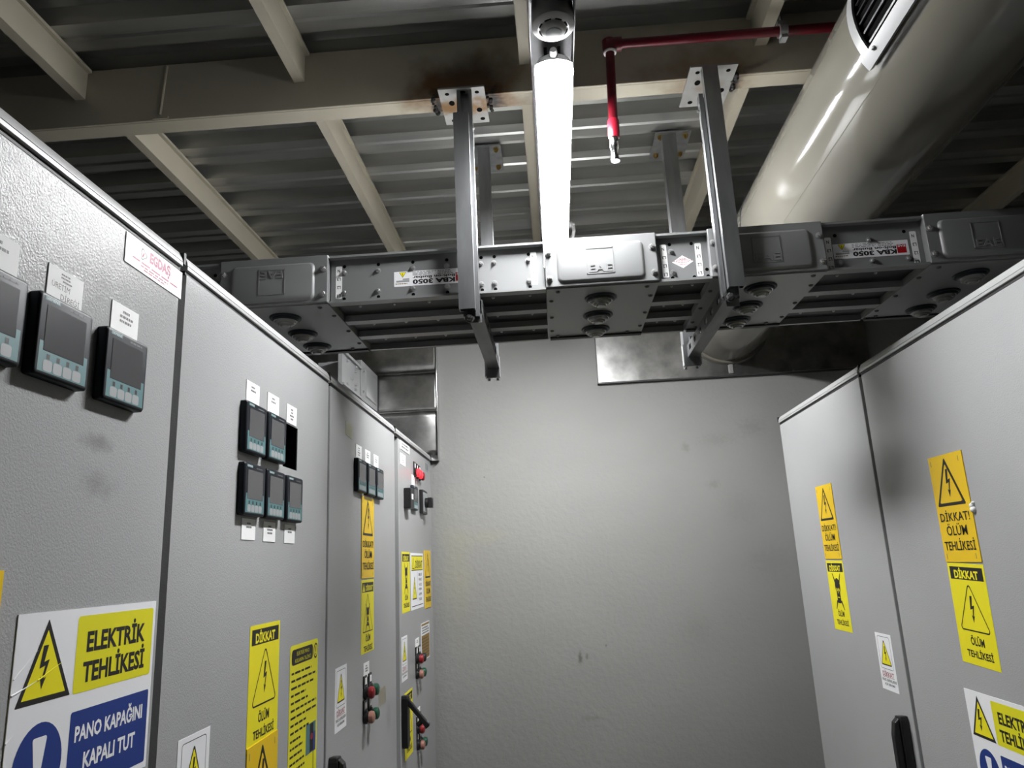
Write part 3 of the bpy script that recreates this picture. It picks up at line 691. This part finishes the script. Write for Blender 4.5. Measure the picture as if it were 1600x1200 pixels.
# small busbar run along the left wall top, entering the flashing
t = thing('busbar_trunking', (-0.9, 3.1, 0.735), 'small grey busbar length above the far left cabinets, entering the folded flashing', 'busbar trunking')
k_ = 1.0
b = MB(); b.box(-0.852, -0.836, 2.86, 3.14, 0.733, 0.880); b.box(-0.836, -0.826, 2.86, 3.14, 0.868, 0.880); b.box(-0.836, -0.826, 2.86, 3.14, 0.733, 0.742)
b.box(-0.98, -0.852, 3.0, 3.14, 0.74, 0.87); b.build('housing', 'bus', t, smooth=False)
f0 = None
for y, z in ((2.93, 0.853), (3.06, 0.858), (3.06, 0.838), (3.00, 0.790), (3.06, 0.778), (3.06, 0.758), (2.93, 0.752)):
    hexbolt((-0.836, y, z), (1, 0, 0), 0.006).build('bolt', 'bolt', t)
t = thing('joint_box', (-0.9, 3.3, 0.735), 'small grey joint box above the far left cabinets beside the folded flashing', 'joint box')
b = MB(); b.box(-0.99, -0.832, 3.150, 3.453, 0.735, 0.917); b.build('housing', 'bus', t, smooth=False, bevel=0.0015)
b = MB(); fn = lambda u, v, w_: (-0.832+w_, u, v)
b.loft([[fn(u, v, q) for u, v in rrect(3.215+i_, 0.760+i_, 3.435-i_, 0.890-i_, 0.012)] for i_, q in ((0, 0), (0.004, 0.004), (0.007, 0.005))]); b.build('embossed_cover', 'bus', t, ang=60)
for z in (0.875, 0.775): hexbolt((-0.832, 3.18, z), (1, 0, 0), 0.007).build('bolt', 'bolt', t)
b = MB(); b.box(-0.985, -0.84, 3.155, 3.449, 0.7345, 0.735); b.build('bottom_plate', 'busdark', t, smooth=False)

# ------------------------------------------------------------------ cabinets
def cabinet(side, y0, y1, label, ch=0.481, hole=None, gap=0.0):
    s = 1 if side == 'L' else -1; x = XL if side == 'L' else XR
    xx = lambda d: x-s*d           # d = depth behind the door face
    def bx(b, d0, d1, *q, m=0): a, c = sorted((xx(d0), xx(d1))); b.box(a, c, *q, m=m)
    t = thing('switchboard_cabinet', (xx(0.3), (y0+y1)/2, -H), label, 'cabinet', 'switchboard cabinets along the aisle')
    g_ = 0.0055
    b = MB()
    if hole:
        h0, h1, k0, k1 = hole
        bx(b, 0.021, 0.60, y0, h0, -H+0.10, 0.492); bx(b, 0.021, 0.60, h1, y1, -H+0.10, 0.492); bx(b, 0.021, 0.60, h0, h1, -H+0.10, k0); bx(b, 0.021, 0.60, h0, h1, k1, 0.492); bx(b, 0.25, 0.60, h0, h1, k0, k1)
    else: bx(b, 0.021, 0.60, y0, y1, -H+0.10, 0.492)
    b.build('body', 'body', t, smooth=False)
    b = MB(); bx(b, 0.03, 0.57, y0+0.002, y1-0.002, -H, -H+0.10); b.build('plinth', 'rubber', t, smooth=False)
    b = MB()
    if hole:
        bx(b, 0, 0.02, y0+g_, h0, -H+0.11, ch); bx(b, 0, 0.02, h1, y1-g_, -H+0.11, ch); bx(b, 0, 0.02, h0, h1, -H+0.11, k0); bx(b, 0, 0.02, h0, h1, k1, ch)
        b.build('door', 'powder', t, smooth=False)
        b = MB(); bx(b, 0.249, 0.2495, h0+.0005, h1-.0005, k0+.0005, k1-.0005)
        for q in ((h0, h0+.001, k0, k1), (h1-.001, h1, k0, k1), (h0, h1, k0, k0+.001), (h0, h1, k1-.001, k1)): bx(b, 0.002, 0.249, *q)
        lab(b.build('empty_meter_opening', 'void', t, smooth=False), 'black square opening where a meter is missing')
    else:
        bx(b, 0, 0.02, y0+g_+gap, y1-g_, -H+0.11, ch); b.build('door', 'powder', t, smooth=False, bevel=0.0025)
    # rounded cap rail above the door
    pr = [(0.03, 0.4885), (-0.0010, 0.4885), (-0.0022, 0.4895), (-0.0022, 0.4952), (-0.0008, 0.4956), (-0.0008, 0.4962), (-0.0020, 0.4967), (-0.0010, 0.5020), (0.0020, 0.5085), (0.0055, 0.5135), (0.0085, 0.5155), (0.012, 0.516), (0.60, 0.516), (0.60, 0.4885)]
    b = MB(); b.prism(pr, lambda u, v, w_: (xx(u), w_, v), y0+0.004, y1-0.004); b.build('cap_rail', 'cap', t, ang=28)
    b = MB(); bx(b, 0.002, 0.021, y0+0.004, y1-0.004, ch+0.001, 0.488); b.build('gasket', 'rubber', t, smooth=False)
    b = MB(); bx(b, -0.003, 0.60, y1-0.0035, y1+0.0035, 0.4935, 0.513); b.build('cap_joint', 'rubber', t, smooth=False)
    return t
A1 = cabinet('L', 0.285, 1.0825, 'nearest grey cabinet on the left with a large blue and yellow safety sign')
A2 = cabinet('L', 1.0905, 1.8685, 'second grey cabinet on the left with five meters and one empty square hole', hole=(1.548, 1.636, 0.2235, 0.3205))
A3 = cabinet('L', 1.8765, 2.672, 'third grey cabinet on the left with a single row of three meters')
A4 = cabinet('L', 2.680, 3.464, 'farthest grey cabinet on the left with red indicator lamps and a lever handle', ch=0.478, gap=0.048)
B1 = cabinet('R', 2.146, 2.948, 'far grey cabinet on the right with a skull sticker')
B2 = cabinet('R', 1.336, 2.138, 'near grey cabinet on the right with a lightning sticker under an amber plate')

# ------------------------------------------------------------------ panel meters
def meter(t, y, z, bright=True):
    """98 mm square panel meter with its back lower left corner at y, z on the left doors"""
    W = 0.0975
    fn = onL(y, z)
    b = MB()
    def lp(i_, q): return [fn(u, v, q) for u, v in rrect(i_, i_, W-i_, W-i_, 0.004, 3)]
    b.loft([lp(0, 0.0003), lp(0, 0.011), lp(0.002, 0.0135), lp(0.004, 0.0138)])
    o = b.build('panel_meter', 'bezel', t, (XL, y, z), ang=40); lab(o, 'dark square panel meter')
    d = Decal(fn, ['screen']); d.w = 0.0138
    d.rect(0.013, 0.030, 0.084, 0.084, 'screen', 2); d.build('screen', o, 'grey meter screen')
    d = Decal(fn, ['teal']); d.w = 0.0138
    d.poly([(0.006, 0.005), (0.0915, 0.005), (0.0915, 0.040), (0.085, 0.040), (0.085, 0.0295), (0.0125, 0.0295), (0.0125, 0.040), (0.006, 0.040)], 'teal')
    for k in range(4):
        u = 0.0165+k*0.0172; d.poly(rrect(u-0.002, 0.0065, u+0.0135, 0.0195, 0.003, 3), 'key', 2); d.rect(u+0.003, 0.0205, u+0.0082, 0.0265, 'ink', 2)
    d.build('keypad', o, 'teal keypad strip with four pale keys')
    d = Decal(fn, ['teal']); d.w = 0.0138; d.rect(0.008, 0.0885, 0.034, 0.0935, 'teal'); d.text('SIEMENS', 0.010, 0.0895, 0.032, 0.0925, 'white', 0, 2); d.lines(0.052, 0.0875, 0.090, 0.0915, 1, 'greyink')
    d.build('name_strip', o)
    return o
m0 = meter(A1, 0.752, 0.2275)
for dy, dz in ((-0.116, 0.0), (0.1275, -0.001)): dup(m0, (dy*0, dy, dz))
for (y, z) in ((1.3225, 0.2235), (1.4315, 0.2235), (1.3245, 0.1070), (1.4325, 0.1070), (1.5435, 0.1065)): dup(m0, (0, y-0.752, z-0.2275), A2)
for c in list(A2.children):
    if c.name.startswith('panel_meter'): c.location = Vector(c['_o'])-Vector(A2['_o'])
for (y, z) in ((2.113, 0.2215), (2.227, 0.2205), (2.338, 0.2205)): dup(m0, (0, y-0.752, z-0.2275), A3)
for c in list(A3.children):
    if c.name.startswith('panel_meter'): c.location = Vector(c['_o'])-Vector(A3['_o'])
c = dup(m0, (0, 2.957-0.752, 0.2245-0.2275), A4); c.location = Vector(c['_o'])-Vector(A4['_o'])

def paper(t, y0, z1, y1, z0, rows, kind='print', tilt=0.0):
    d = Decal(onL(y0, z0, tilt), ['paper']); W, Hh = y1-y0, z1-z0
    d.base([(0, 0), (W, 0), (W, Hh), (0, Hh)], 'paper', 0.0012)
    if kind == 'hand':
        d.lines(W*0.35, Hh*0.70, W*0.62, Hh*0.90, 2, 'greyink', ragged=0.1)
        d.text('ÜRETİM', W*0.12, Hh*0.36, W*0.62, Hh*0.60, 'ink', -0.012); d.text('DİREĞİ', W*0.38, Hh*0.06, W*0.92, Hh*0.30, 'ink', -0.012); d.rect(W*0.40, Hh*0.62, W*0.66, Hh*0.67, 'ink')
    else:
        n = len(rows)
        for i, (a, b_) in enumerate(rows):
            v = Hh*(0.86-0.17*(i+1)); d.lines(W*a, v, W*b_, v+Hh*0.15, 1, 'greyink', fill=0.6, ragged=0)
    d.build('paper_label', t, 'small white paper label')
P3 = [(0.38, 0.62), (0.30, 0.75), (0.32, 0.72)]; P2 = [(0.36, 0.62), (0.30, 0.70)]; P4 = [(0.40, 0.62), (0.42, 0.60), (0.30, 0.72), (0.38, 0.64)]
paper(A1, 0.777, 0.369, 0.842, 0.329, P3, 'hand'); paper(A1, 0.904, 0.369, 0.968, 0.3285, [(0.4, 0.66), (0.3, 0.78), (0.3, 0.74)]); paper(A1, 0.665, 0.369, 0.729, 0.329, [(0.4, 0.6), (0.3, 0.75)])
for y0, z1, rows in ((1.345, 0.366, P2), (1.451, 0.366, P2), (1.561, 0.365, P4)): paper(A2, y0, z1, y0+0.063, z1-0.042, rows)
for y0, z1, rows in ((1.348, 0.1025, P2), (1.451, 0.1015, P3), (1.566, 0.1010, P2)): paper(A2, y0, z1, y0+0.063, z1-0.039, rows)
for y0, rows in ((2.132, P4), (2.237, P3), (2.346, P3)): paper(A3, y0, 0.363, y0+0.066, 0.323, rows)
paper(A3, 2.223, -0.265, 2.289, -0.306, P3); paper(A4, 2.765, 0.4275, 2.861, 0.3845, P4); paper(A4, 2.988, 0.369, 3.045, 0.327, P2); paper(A4, 3.020, -0.276, 3.091, -0.314, P2); paper(A4, 3.016, -0.535, 3.094, -0.569, P2)

# company plate on the nearest cabinet
d = Decal(onL(0.923, 0.433), ['white']); d.base(rrect(0, 0, 0.1575, 0.045, 0.001), 'white', 0.0012)
d.text('EGDAŞ', 0.062, 0.0185, 0.121, 0.0405, 'pinkink', 0.05)
d.ring([(0.045+0.0072*math.cos(q)*(1+.25*math.sin(3*q+PI/2)), 0.028+0.0078*math.sin(q)*(1+.25*math.sin(3*q+PI/2))) for q in [2*PI*k/24 for k in range(24)]],
       [(0.045+0.0058*math.cos(q)*(1+.25*math.sin(3*q+PI/2)), 0.028+0.0064*math.sin(q)*(1+.25*math.sin(3*q+PI/2))) for q in [2*PI*k/24 for k in range(24)]], 'greyink')
d.poly([(0.041, 0.024), (0.045, 0.031), (0.047, 0.030), (0.043, 0.023)], 'redink', 2)
d.lines(0.018, 0.0125, 0.145, 0.0165, 1, 'pinkink', ragged=0); d.lines(0.040, 0.0078, 0.115, 0.0112, 1, 'pinkink', ragged=0); d.lines(0.048, 0.0038, 0.108, 0.0070, 1, 'pinkink', ragged=0)
d.build('company_label', A1, 'white label with magenta lettering')

# ------------------------------------------------------------------ stickers
def amber(t, fn, h=0.243):
    d = Decal(fn, ['orange']); W = 0.150
    d.base([(0, -h), (W, -h), (W, 0), (0, 0)], 'orange', 0.0022)
    d.tri((0.072, -0.006), (0.010, -0.117), (0.134, -0.117), 'ink', None, 0.0075, 0.003)
    d.b.prism(rpoly([(0.072, -0.022), (0.024, -0.110), (0.120, -0.110)], 0.003), d.fn, 0.0020, 0.0030, d.k('orange'))
    d.w = 0.0031; d.bolt(0.052, -0.098, 0.098, -0.034, 'ink', 1); d.w = 0.0022
    d.text('DİKKAT!', 0.012, -0.152, 0.138, -0.126, 'ink', 0.01, raised=0.0006); d.text('ÖLÜM', 0.030, -0.184, 0.118, -0.157, 'ink', 0.01, raised=0.0006)
    d.text('TEHLİKESİ', 0.010, -0.217, 0.140, -0.190, 'ink', 0.01, raised=0.0006)
    for u, v in ((0.010, -0.022), (0.132, -0.022), (0.010, -0.236), (0.132, -0.236)): d.rect(u, v, u+0.002, v+0.012, 'greyink')
    return d.build('warning_plate', t, 'amber relief plate with a lightning triangle')
def yellow(t, fn, kind='bolt', h=0.219):
    d = Decal(fn, ['yellow']); W = 0.150
    d.base([(0, -h), (W, -h), (W, 0), (0, 0)], 'yellow')
    d.rect(0.009, -0.036, 0.143, -0.008, 'ink')
    if kind == 'skulltri':
        d.text('DİKKAT', 0.050, -0.032, 0.135, -0.012, 'yellow', 0.04, 2); d.tri((0.028, -0.010), (0.013, -0.034), (0.043, -0.034), 'yellow', 'yellow', 0.002, 0.001, 2)
    else: d.text('DİKKAT', 0.026, -0.0335, 0.124, -0.0095, 'yellow', 0.04, 2)
    if kind == 'bolt':
        d.tri((0.077, -0.040), (0.015, -0.147), (0.139, -0.147), 'ink', None, 0.0030, 0.007); d.bolt(0.058, -0.128, 0.098, -0.070, 'ink', 1)
    elif kind == 'skulltri':
        d.tri((0.075, -0.038), (0.016, -0.150), (0.134, -0.150), 'ink', None, 0.0026, 0.003); d.skull(0.075, -0.108, 0.038, 'yellow')
    else: d.skull(0.078, -0.098, 0.056, 'yellow')
    d.text('ÖLÜM', 0.050, -0.177, 0.104, -0.155, 'ink', 0.03); d.text('TEHLİKESİ', 0.028, -0.2035, 0.130, -0.183, 'ink', 0.03)
    return d.build('warning_sticker', t, 'yellow sticker with a black '+('lightning triangle' if kind == 'bolt' else 'skull')+' under a black header')
def small(t, fn):
    d = Decal(fn, ['white']); W, h = 0.104, 0.153
    d.base([(0, -h), (W, -h), (W, 0), (0, 0)], 'white')
    d.ring(rrect(0.012, -0.096, 0.092, -0.008, 0.006), rrect(0.0132, -0.0948, 0.0908, -0.0092, 0.005), 'ink')
    d.tri((0.052, -0.014), (0.018, -0.086), (0.086, -0.086), 'ink', 'yellow', 0.0030, 0.003); d.bolt(0.040, -0.076, 0.066, -0.034, 'ink', 2)
    d.text('DİKKAT', 0.016, -0.116, 0.088, -0.099, 'redink', 0.02); d.rect(0.014, -0.1185, 0.090, -0.1175, 'redink')
    d.text('PANO KAPAKLARINI', 0.008, -0.130, 0.098, -0.122, 'ink', 0.015); d.text('AÇIK BIRAKMA', 0.020, -0.142, 0.086, -0.134, 'ink', 0.015)
    return d.build('warning_sticker', t, 'small white sticker with a yellow triangle and red heading')
def bigsign(t, fn):
    d = Decal(fn, ['white']); W, h = 0.277, 0.217
    d.base([(0, -h), (W, -h), (W, 0), (0, 0)], 'white', 0.0012)
    d.tri((0.050, -0.008), (0.008, -0.096), (0.098, -0.096), 'ink', 'yellow', 0.0055, 0.0006); d.bolt(0.030, -0.082, 0.066, -0.036, 'ink', 2)
    d.poly(rrect(0.103, -0.097, 0.271, -0.009, 0.004), 'lime')
    d.text('ELEKTRİK', 0.123, -0.052, 0.252, -0.020, 'ink', 0.034, 2); d.text('TEHLİKESİ', 0.119, -0.087, 0.254, -0.055, 'ink', 0.034, 2)
    d.poly(rrect(0.104, -0.209, 0.271, -0.117, 0.003), 'blue')
    d.text('PANO KAPAĞINI', 0.114, -0.152, 0.258, -0.128, 'white', 0.032, 2); d.text('KAPALI TUT', 0.134, -0.185, 0.244, -0.166, 'white', 0.032, 2)
    d.disc(0.053, -0.162, 0.040, 0.045, 'blue', 1, 36)
    d.poly(rpoly([(0.041, -0.132), (0.065, -0.132), (0.058, -0.172), (0.048, -0.172)], 0.0028), 'white', 2); d.disc(0.053, -0.186, 0.007, 0.007, 'white', 2)
    if t is A1:
        for p, q in (((0.002, -0.066), (0.036, -0.040)), ((0.001, -0.082), (0.040, -0.072)), ((0.040, -0.072), (0.078, -0.058)), ((0.0, -0.128), (0.010, -0.122))):
            d.b.cyl(fn(p[0], p[1], 0.0012), fn(q[0], q[1], 0.0012), 0.0011, 8, d.k('white' if q[0] < 0.05 else 'yellow'), 0.0003)
    return d.build('safety_sign', t, 'white sign with yellow danger panel and blue mandatory panel')
bigsign(A1, onL(0.789, -0.0305)); amber(A1, onL(0.609, 0.016))
yellow(A2, onL(1.406, -0.094)); amber(A2, onL(1.407, -0.305, 0.02)); small(A2, onL(1.155, -0.2355))
amber(A3, onL(2.197, 0.216), 0.242); yellow(A3, onL(2.199, -0.031), 'skulltri', 0.208); small(A3, onL(1.948, -0.242))
yellow(A4, onL(2.775, 0.057), 'skull', 0.221); amber(A4, onL(3.246, 0.068)); small(A4, onL(2.755, -0.245)); yellow(A4, onL(2.797, -0.442), 'bolt', 0.222)
amber(B2, onR(1.833, 0.1975)); yellow(B2, onR(1.834, -0.0465, -0.030)); bigsign(B2, onR(1.858, -0.3255))
amber(B1, onR(2.634, 0.2055)); yellow(B1, onR(2.638, -0.043), 'skull', 0.221); small(B1, onR(2.317, -0.245))
b = MB(); b.ball((0.905, 1.679, 0.075), 0.006); b.ball((0.905, 1.677, 0.066), 0.007); b.ball((0.905, 1.674, 0.080), 0.004); lab(b.build('glue_blob', 'paper', B2), 'white blob of glue at the edge of the amber plate')
# long instruction sticker on the second cabinet
d = Decal(onL(1.621, -0.153), ['lime']); d.base(rrect(0, -0.48, 0.185, 0, 0.010), 'lime')
d.poly(rrect(0.009, -0.041, 0.148, -0.009, 0.010), 'ink'); d.text('ELEKTRİK PANO', 0.040, -0.023, 0.122, -0.012, 'lime', 0.0, 2); d.text('KULLANMA TALİMATI', 0.030, -0.037, 0.135, -0.026, 'lime', 0.0, 2)
d.disc(0.168, -0.026, 0.0145, 0.017, 'ink', 1); d.disc(0.168, -0.026, 0.011, 0.013, 'lime', 2); d.text('!', 0.1655, -0.036, 0.1705, -0.016, 'ink', 0.02, 3)
for i in range(9): d.lines(0.010, -0.062-i*0.0148, 0.175, -0.053-i*0.0148, 1, 'ink', fill=0.5, ragged=0.45)
for i in range(18): d.lines(0.010, -0.196-i*0.0148, 0.105, -0.187-i*0.0148, 1, 'ink', fill=0.5, ragged=0.35)
d.rect(0.110, -0.240, 0.176, -0.178, 'teal'); d.rect(0.136, -0.238, 0.160, -0.180, 'ink', 2); d.rect(0.160, -0.240, 0.176, -0.200, 'blue', 2); d.disc(0.148, -0.207, 0.009, 0.007, 'redink', 3, 12)
d.rect(0.158, -0.300, 0.160, -0.240, 'ink'); d.rect(0.163, -0.320, 0.165, -0.240, 'ink'); d.rect(0.13, -0.30, 0.15, -0.275, 'redink')
d.build('instruction_sticker', A2, 'long yellow instruction sticker with small print')
# other notices on the farthest cabinet
d = Decal(onL(2.942, 0.0545), ['white']); d.base([(0, -0.219), (0.273, -0.219), (0.273, 0), (0, 0)], 'white')
d.rect(0.015, -0.069, 0.260, -0.010, 'ink'); d.rect(0.015, -0.066, 0.260, -0.013, 'yellow', 2); d.tri((0.05, -0.016), (0.025, -0.062), (0.075, -0.062), 'ink', 'yellow', 0.003, 0.001, 3); d.text('DİKKAT', 0.095, -0.060, 0.250, -0.020, 'ink', 0.02, 3)
d.tri((0.075, -0.090), (0.030, -0.180), (0.120, -0.180), 'ink', 'yellow', 0.004, 0.002); d.bolt(0.06, -0.165, 0.092, -0.115, 'ink', 2)
d.rect(0.139, -0.190, 0.141, -0.075, 'greyink'); d.rect(0.015, -0.207, 0.260, -0.204, 'ink')
for i in range(6): d.text(('BU', 'PANO', 'YETKİLİ', 'DIŞINDA', 'AÇMAK', 'YASAK')[i], 0.165, -0.092-i*0.0195, 0.235, -0.080-i*0.0195, 'greyink', 0.02)
d.build('warning_sticker', A4, 'white sticker with a yellow heading')
d = Decal(onL(3.146, -0.2285), ['white']); d.base([(0, -0.150), (0.200, -0.150), (0.200, 0), (0, 0)], 'white'); d.rect(0.008, -0.012, 0.192, -0.004, 'tan'); d.lines(0.02, -0.046, 0.18, -0.016, 3, 'greyink'); d.rect(0.008, -0.146, 0.192, -0.050, 'tan')
d.lines(0.015, -0.140, 0.185, -0.056, 7, 'ink', 2, 0.25); d.build('notice_sticker', A4, 'tan notice with small print')
d = Decal(onL(2.765, 0.443), ['paper']); d.base([(0, 0), (0.180, 0), (0.180, 0.033), (0, 0.033)], 'paper', 0.002); d.lines(0.02, 0.005, 0.16, 0.029, 2, 'greyink', fill=0.6, ragged=0.1); d.build('name_plate', A4, 'white name plate at the top of the cabinet')
d = Decal(onL(3.295, 0.423), ['greyink']); d.base([(0, 0), (0.115, 0), (0.115, 0.040), (0, 0.040)], 'key'); d.lines(0.01, 0.004, 0.105, 0.036, 5, 'greyink', fill=0.5); d.build('data_plate', A4, 'small grey data plate')
for t_, y0, z0, y1, z1, m_ in ((A3, 2.026, 0.369, 2.099, 0.412, 'residue'), (A3, 2.412, -0.418, 2.510, -0.365, 'residue2')):
    d = Decal(onL(y0, z0), [m_]); d.base([(0, 0.004), (y1-y0, 0), (y1-y0-.004, z1-z0), (0.002, z1-z0)], m_, 0.0004); d.build('tape_residue', t_, 'faint yellowish square of old tape')

# ------------------------------------------------------------------ push buttons, lamps, handles
def button(t, y, z, m, d0=0.030, r=0.017, nm='push_button', lb='round push button'):
    c = Vector((XL+0.0003, y, z)); e = Vector((1, 0, 0))
    b = MB(); b.lathe([(0, 0), (r*1.05, 0), (r*1.05, 0.30), (r*0.8, 0.34), (r*0.8, 0.55), (0, 0.55)], c, c+e*d0, 22)
    o = b.build(nm, 'black', t, tuple(c)); lab(o, lb)
    b = MB(); b.lathe([(0, 0), (r*0.95, 0), (r, 0.4), (r*0.92, 0.8), (r*0.55, 1.0), (0, 1.0)], c+e*(d0*0.5), c+e*(d0*1.0), 22); b.build('cap', m, o)
    b = MB(); b.box(XL+0.0003, XL+0.004, y-0.017, y+0.017, z+0.012, z+0.046); b.build('legend_holder', 'black', o, smooth=False)
    b = MB(); b.box(XL+0.004, XL+0.0045, y-0.006, y+0.013, z+0.022, z+0.040); b.build('legend', 'paper', o, smooth=False)
    return o
for (y, z, m_, lb) in ((2.237, -0.345, 'red', 'red push button'), (2.292, -0.345, 'green', 'green push button'), (2.237, -0.411, 'salmon', 'pale red push button'), (2.292, -0.411, 'green', 'green push button')): button(A3, y, z, m_, lb=lb)
for (y, z, m_, lb) in ((3.030, -0.352, 'red', 'red push button'), (3.088, -0.352, 'black', 'black push button'), (3.030, -0.408, 'salmon', 'pale red push button'), (3.088, -0.408, 'green', 'green push button'),
                       (3.030, -0.605, 'red', 'red push button'), (3.085, -0.600, 'black', 'black push button'), (3.030, -0.662, 'salmon', 'pale red push button'), (3.085, -0.662, 'green', 'green push button')): button(A4, y, z, m_, lb=lb)
for (y, z, m_) in ((3.045, 0.381, 'redlit'), (3.098, 0.379, 'redlit'), (3.150, 0.377, 'red')): button(A4, y, z, m_, 0.026, 0.018, 'indicator_lamp', 'red indicator lamp'+(' glowing' if m_ == 'redlit' else ''))
# black relay with a white window, rotary switch with a grey face
b = MB(); b.box(XL+0.0003, XL+0.028, 2.822, 2.892, 0.219, 0.298); o = lab(b.build('relay', 'black', A4, smooth=False, bevel=0.003), 'black relay with a white window')
b = MB(); b.box(XL+0.028, XL+0.0286, 2.842, 2.872, 0.255, 0.276); b.build('window', 'paper', o, smooth=False)
b = MB(); b.box(XL+0.0003, XL+0.016, 3.150, 3.262, 0.220, 0.322); o = lab(b.build('rotary_switch', 'black', A4, smooth=False, bevel=0.003), 'black rotary switch with a knob')
b = MB(); b.box(XL+0.016, XL+0.0165, 3.160, 3.252, 0.230, 0.312); b.build('face_plate', 'key', o, smooth=False)
b = MB(); b.cyl((XL+0.0165, 3.206, 0.268), (XL+0.030, 3.206, 0.268), 0.022, 20); b.box(XL+0.030, XL+0.050, 3.192, 3.220, 0.246, 0.290); b.build('knob', 'black', o, bevel=0.002)
def handle(t, fn, y0, y1, z1, z0, lever=False):
    """swing handle with a long escutcheon; fn(d, y, z): d = out of the door"""
    b = MB(); pr = [(y0+0.004, z1), (y1-0.006, z1-0.004), (y1, z1-0.02), (y1, z0+0.02), (y1-0.006, z0+0.003), (y0+0.008, z0), (y0, z0+0.012), (y0, z1-0.012)]
    b.prism(pr, lambda u, v, w_: fn(w_, u, v), 0.0003, 0.022); o = lab(b.build('door_handle', 'black', t, smooth=False, bevel=0.003), 'black swing handle')
    yc = (y0+y1)/2
    b = MB()
    if lever:
        p0 = Vector((0.018, yc, z1-0.020)); p1 = Vector((0.092, yc, z1-0.108)); q = (p1-p0).normalized(); nn = Vector((q.z, 0, -q.x)) if q.z else Vector((0, 0, 1))
        nn = Vector((-q.z, 0, q.x)); hw = Vector((0, 0.011, 0))
        lo = []
        for s_, w_ in ((0, 0.008), (0.3, 0.0075), (0.8, 0.0075), (0.95, 0.009), (1.0, 0.006)):
            c_ = p0+(p1-p0)*s_; k = 1.0 if s_ < 1 else 0.7
            lo.append([fn(*(c_+hw*k+nn*w_)), fn(*(c_-hw*k+nn*w_)), fn(*(c_-hw*k-nn*w_)), fn(*(c_+hw*k-nn*w_))])
        b.loft(lo); b.add(lo[0], [(0, 1, 2, 3)])
        b.build('lever', 'black', o, smooth=False, bevel=0.003)
        b = MB(); c_ = p0+(p1-p0)*0.88; a = fn(*(c_+nn*0.0075)); e = fn(*(c_+nn*0.0095)); b.cyl(a, e, 0.006, 14); b.build('lock_button', 'bolt', o)
        b = MB(); c2 = p0+(p1-p0)*0.74-nn*0.006; b.cyl(fn(*c2), fn(*(c2-nn*0.020)), 0.009, 12); b.build('latch_hook', 'black', o)
    else:
        b.prism([(0.022, z1-0.006), (0.034, z1-0.018), (0.040, z1-0.05), (0.040, z0+0.04), (0.030, z0+0.02), (0.022, z0+0.02)], lambda u, v, w_: fn(u, w_, v), y0+0.010, y1-0.010)
        b.build('lever', 'black', o, smooth=False, bevel=0.003)
hL = lambda d_, y, z: (XL+d_, y, z); hR = lambda d_, y, z: (XR-d_, y, z)
handle(A4, hL, 2.742, 2.787, -0.438, -0.612, True)
handle(A3, hL, 1.897, 1.942, -0.436, -0.61); handle(B1, hR, 2.178, 2.222, -0.447, -0.625)

for o in list(bpy.data.objects):
    if '_o' in o: del o['_o']
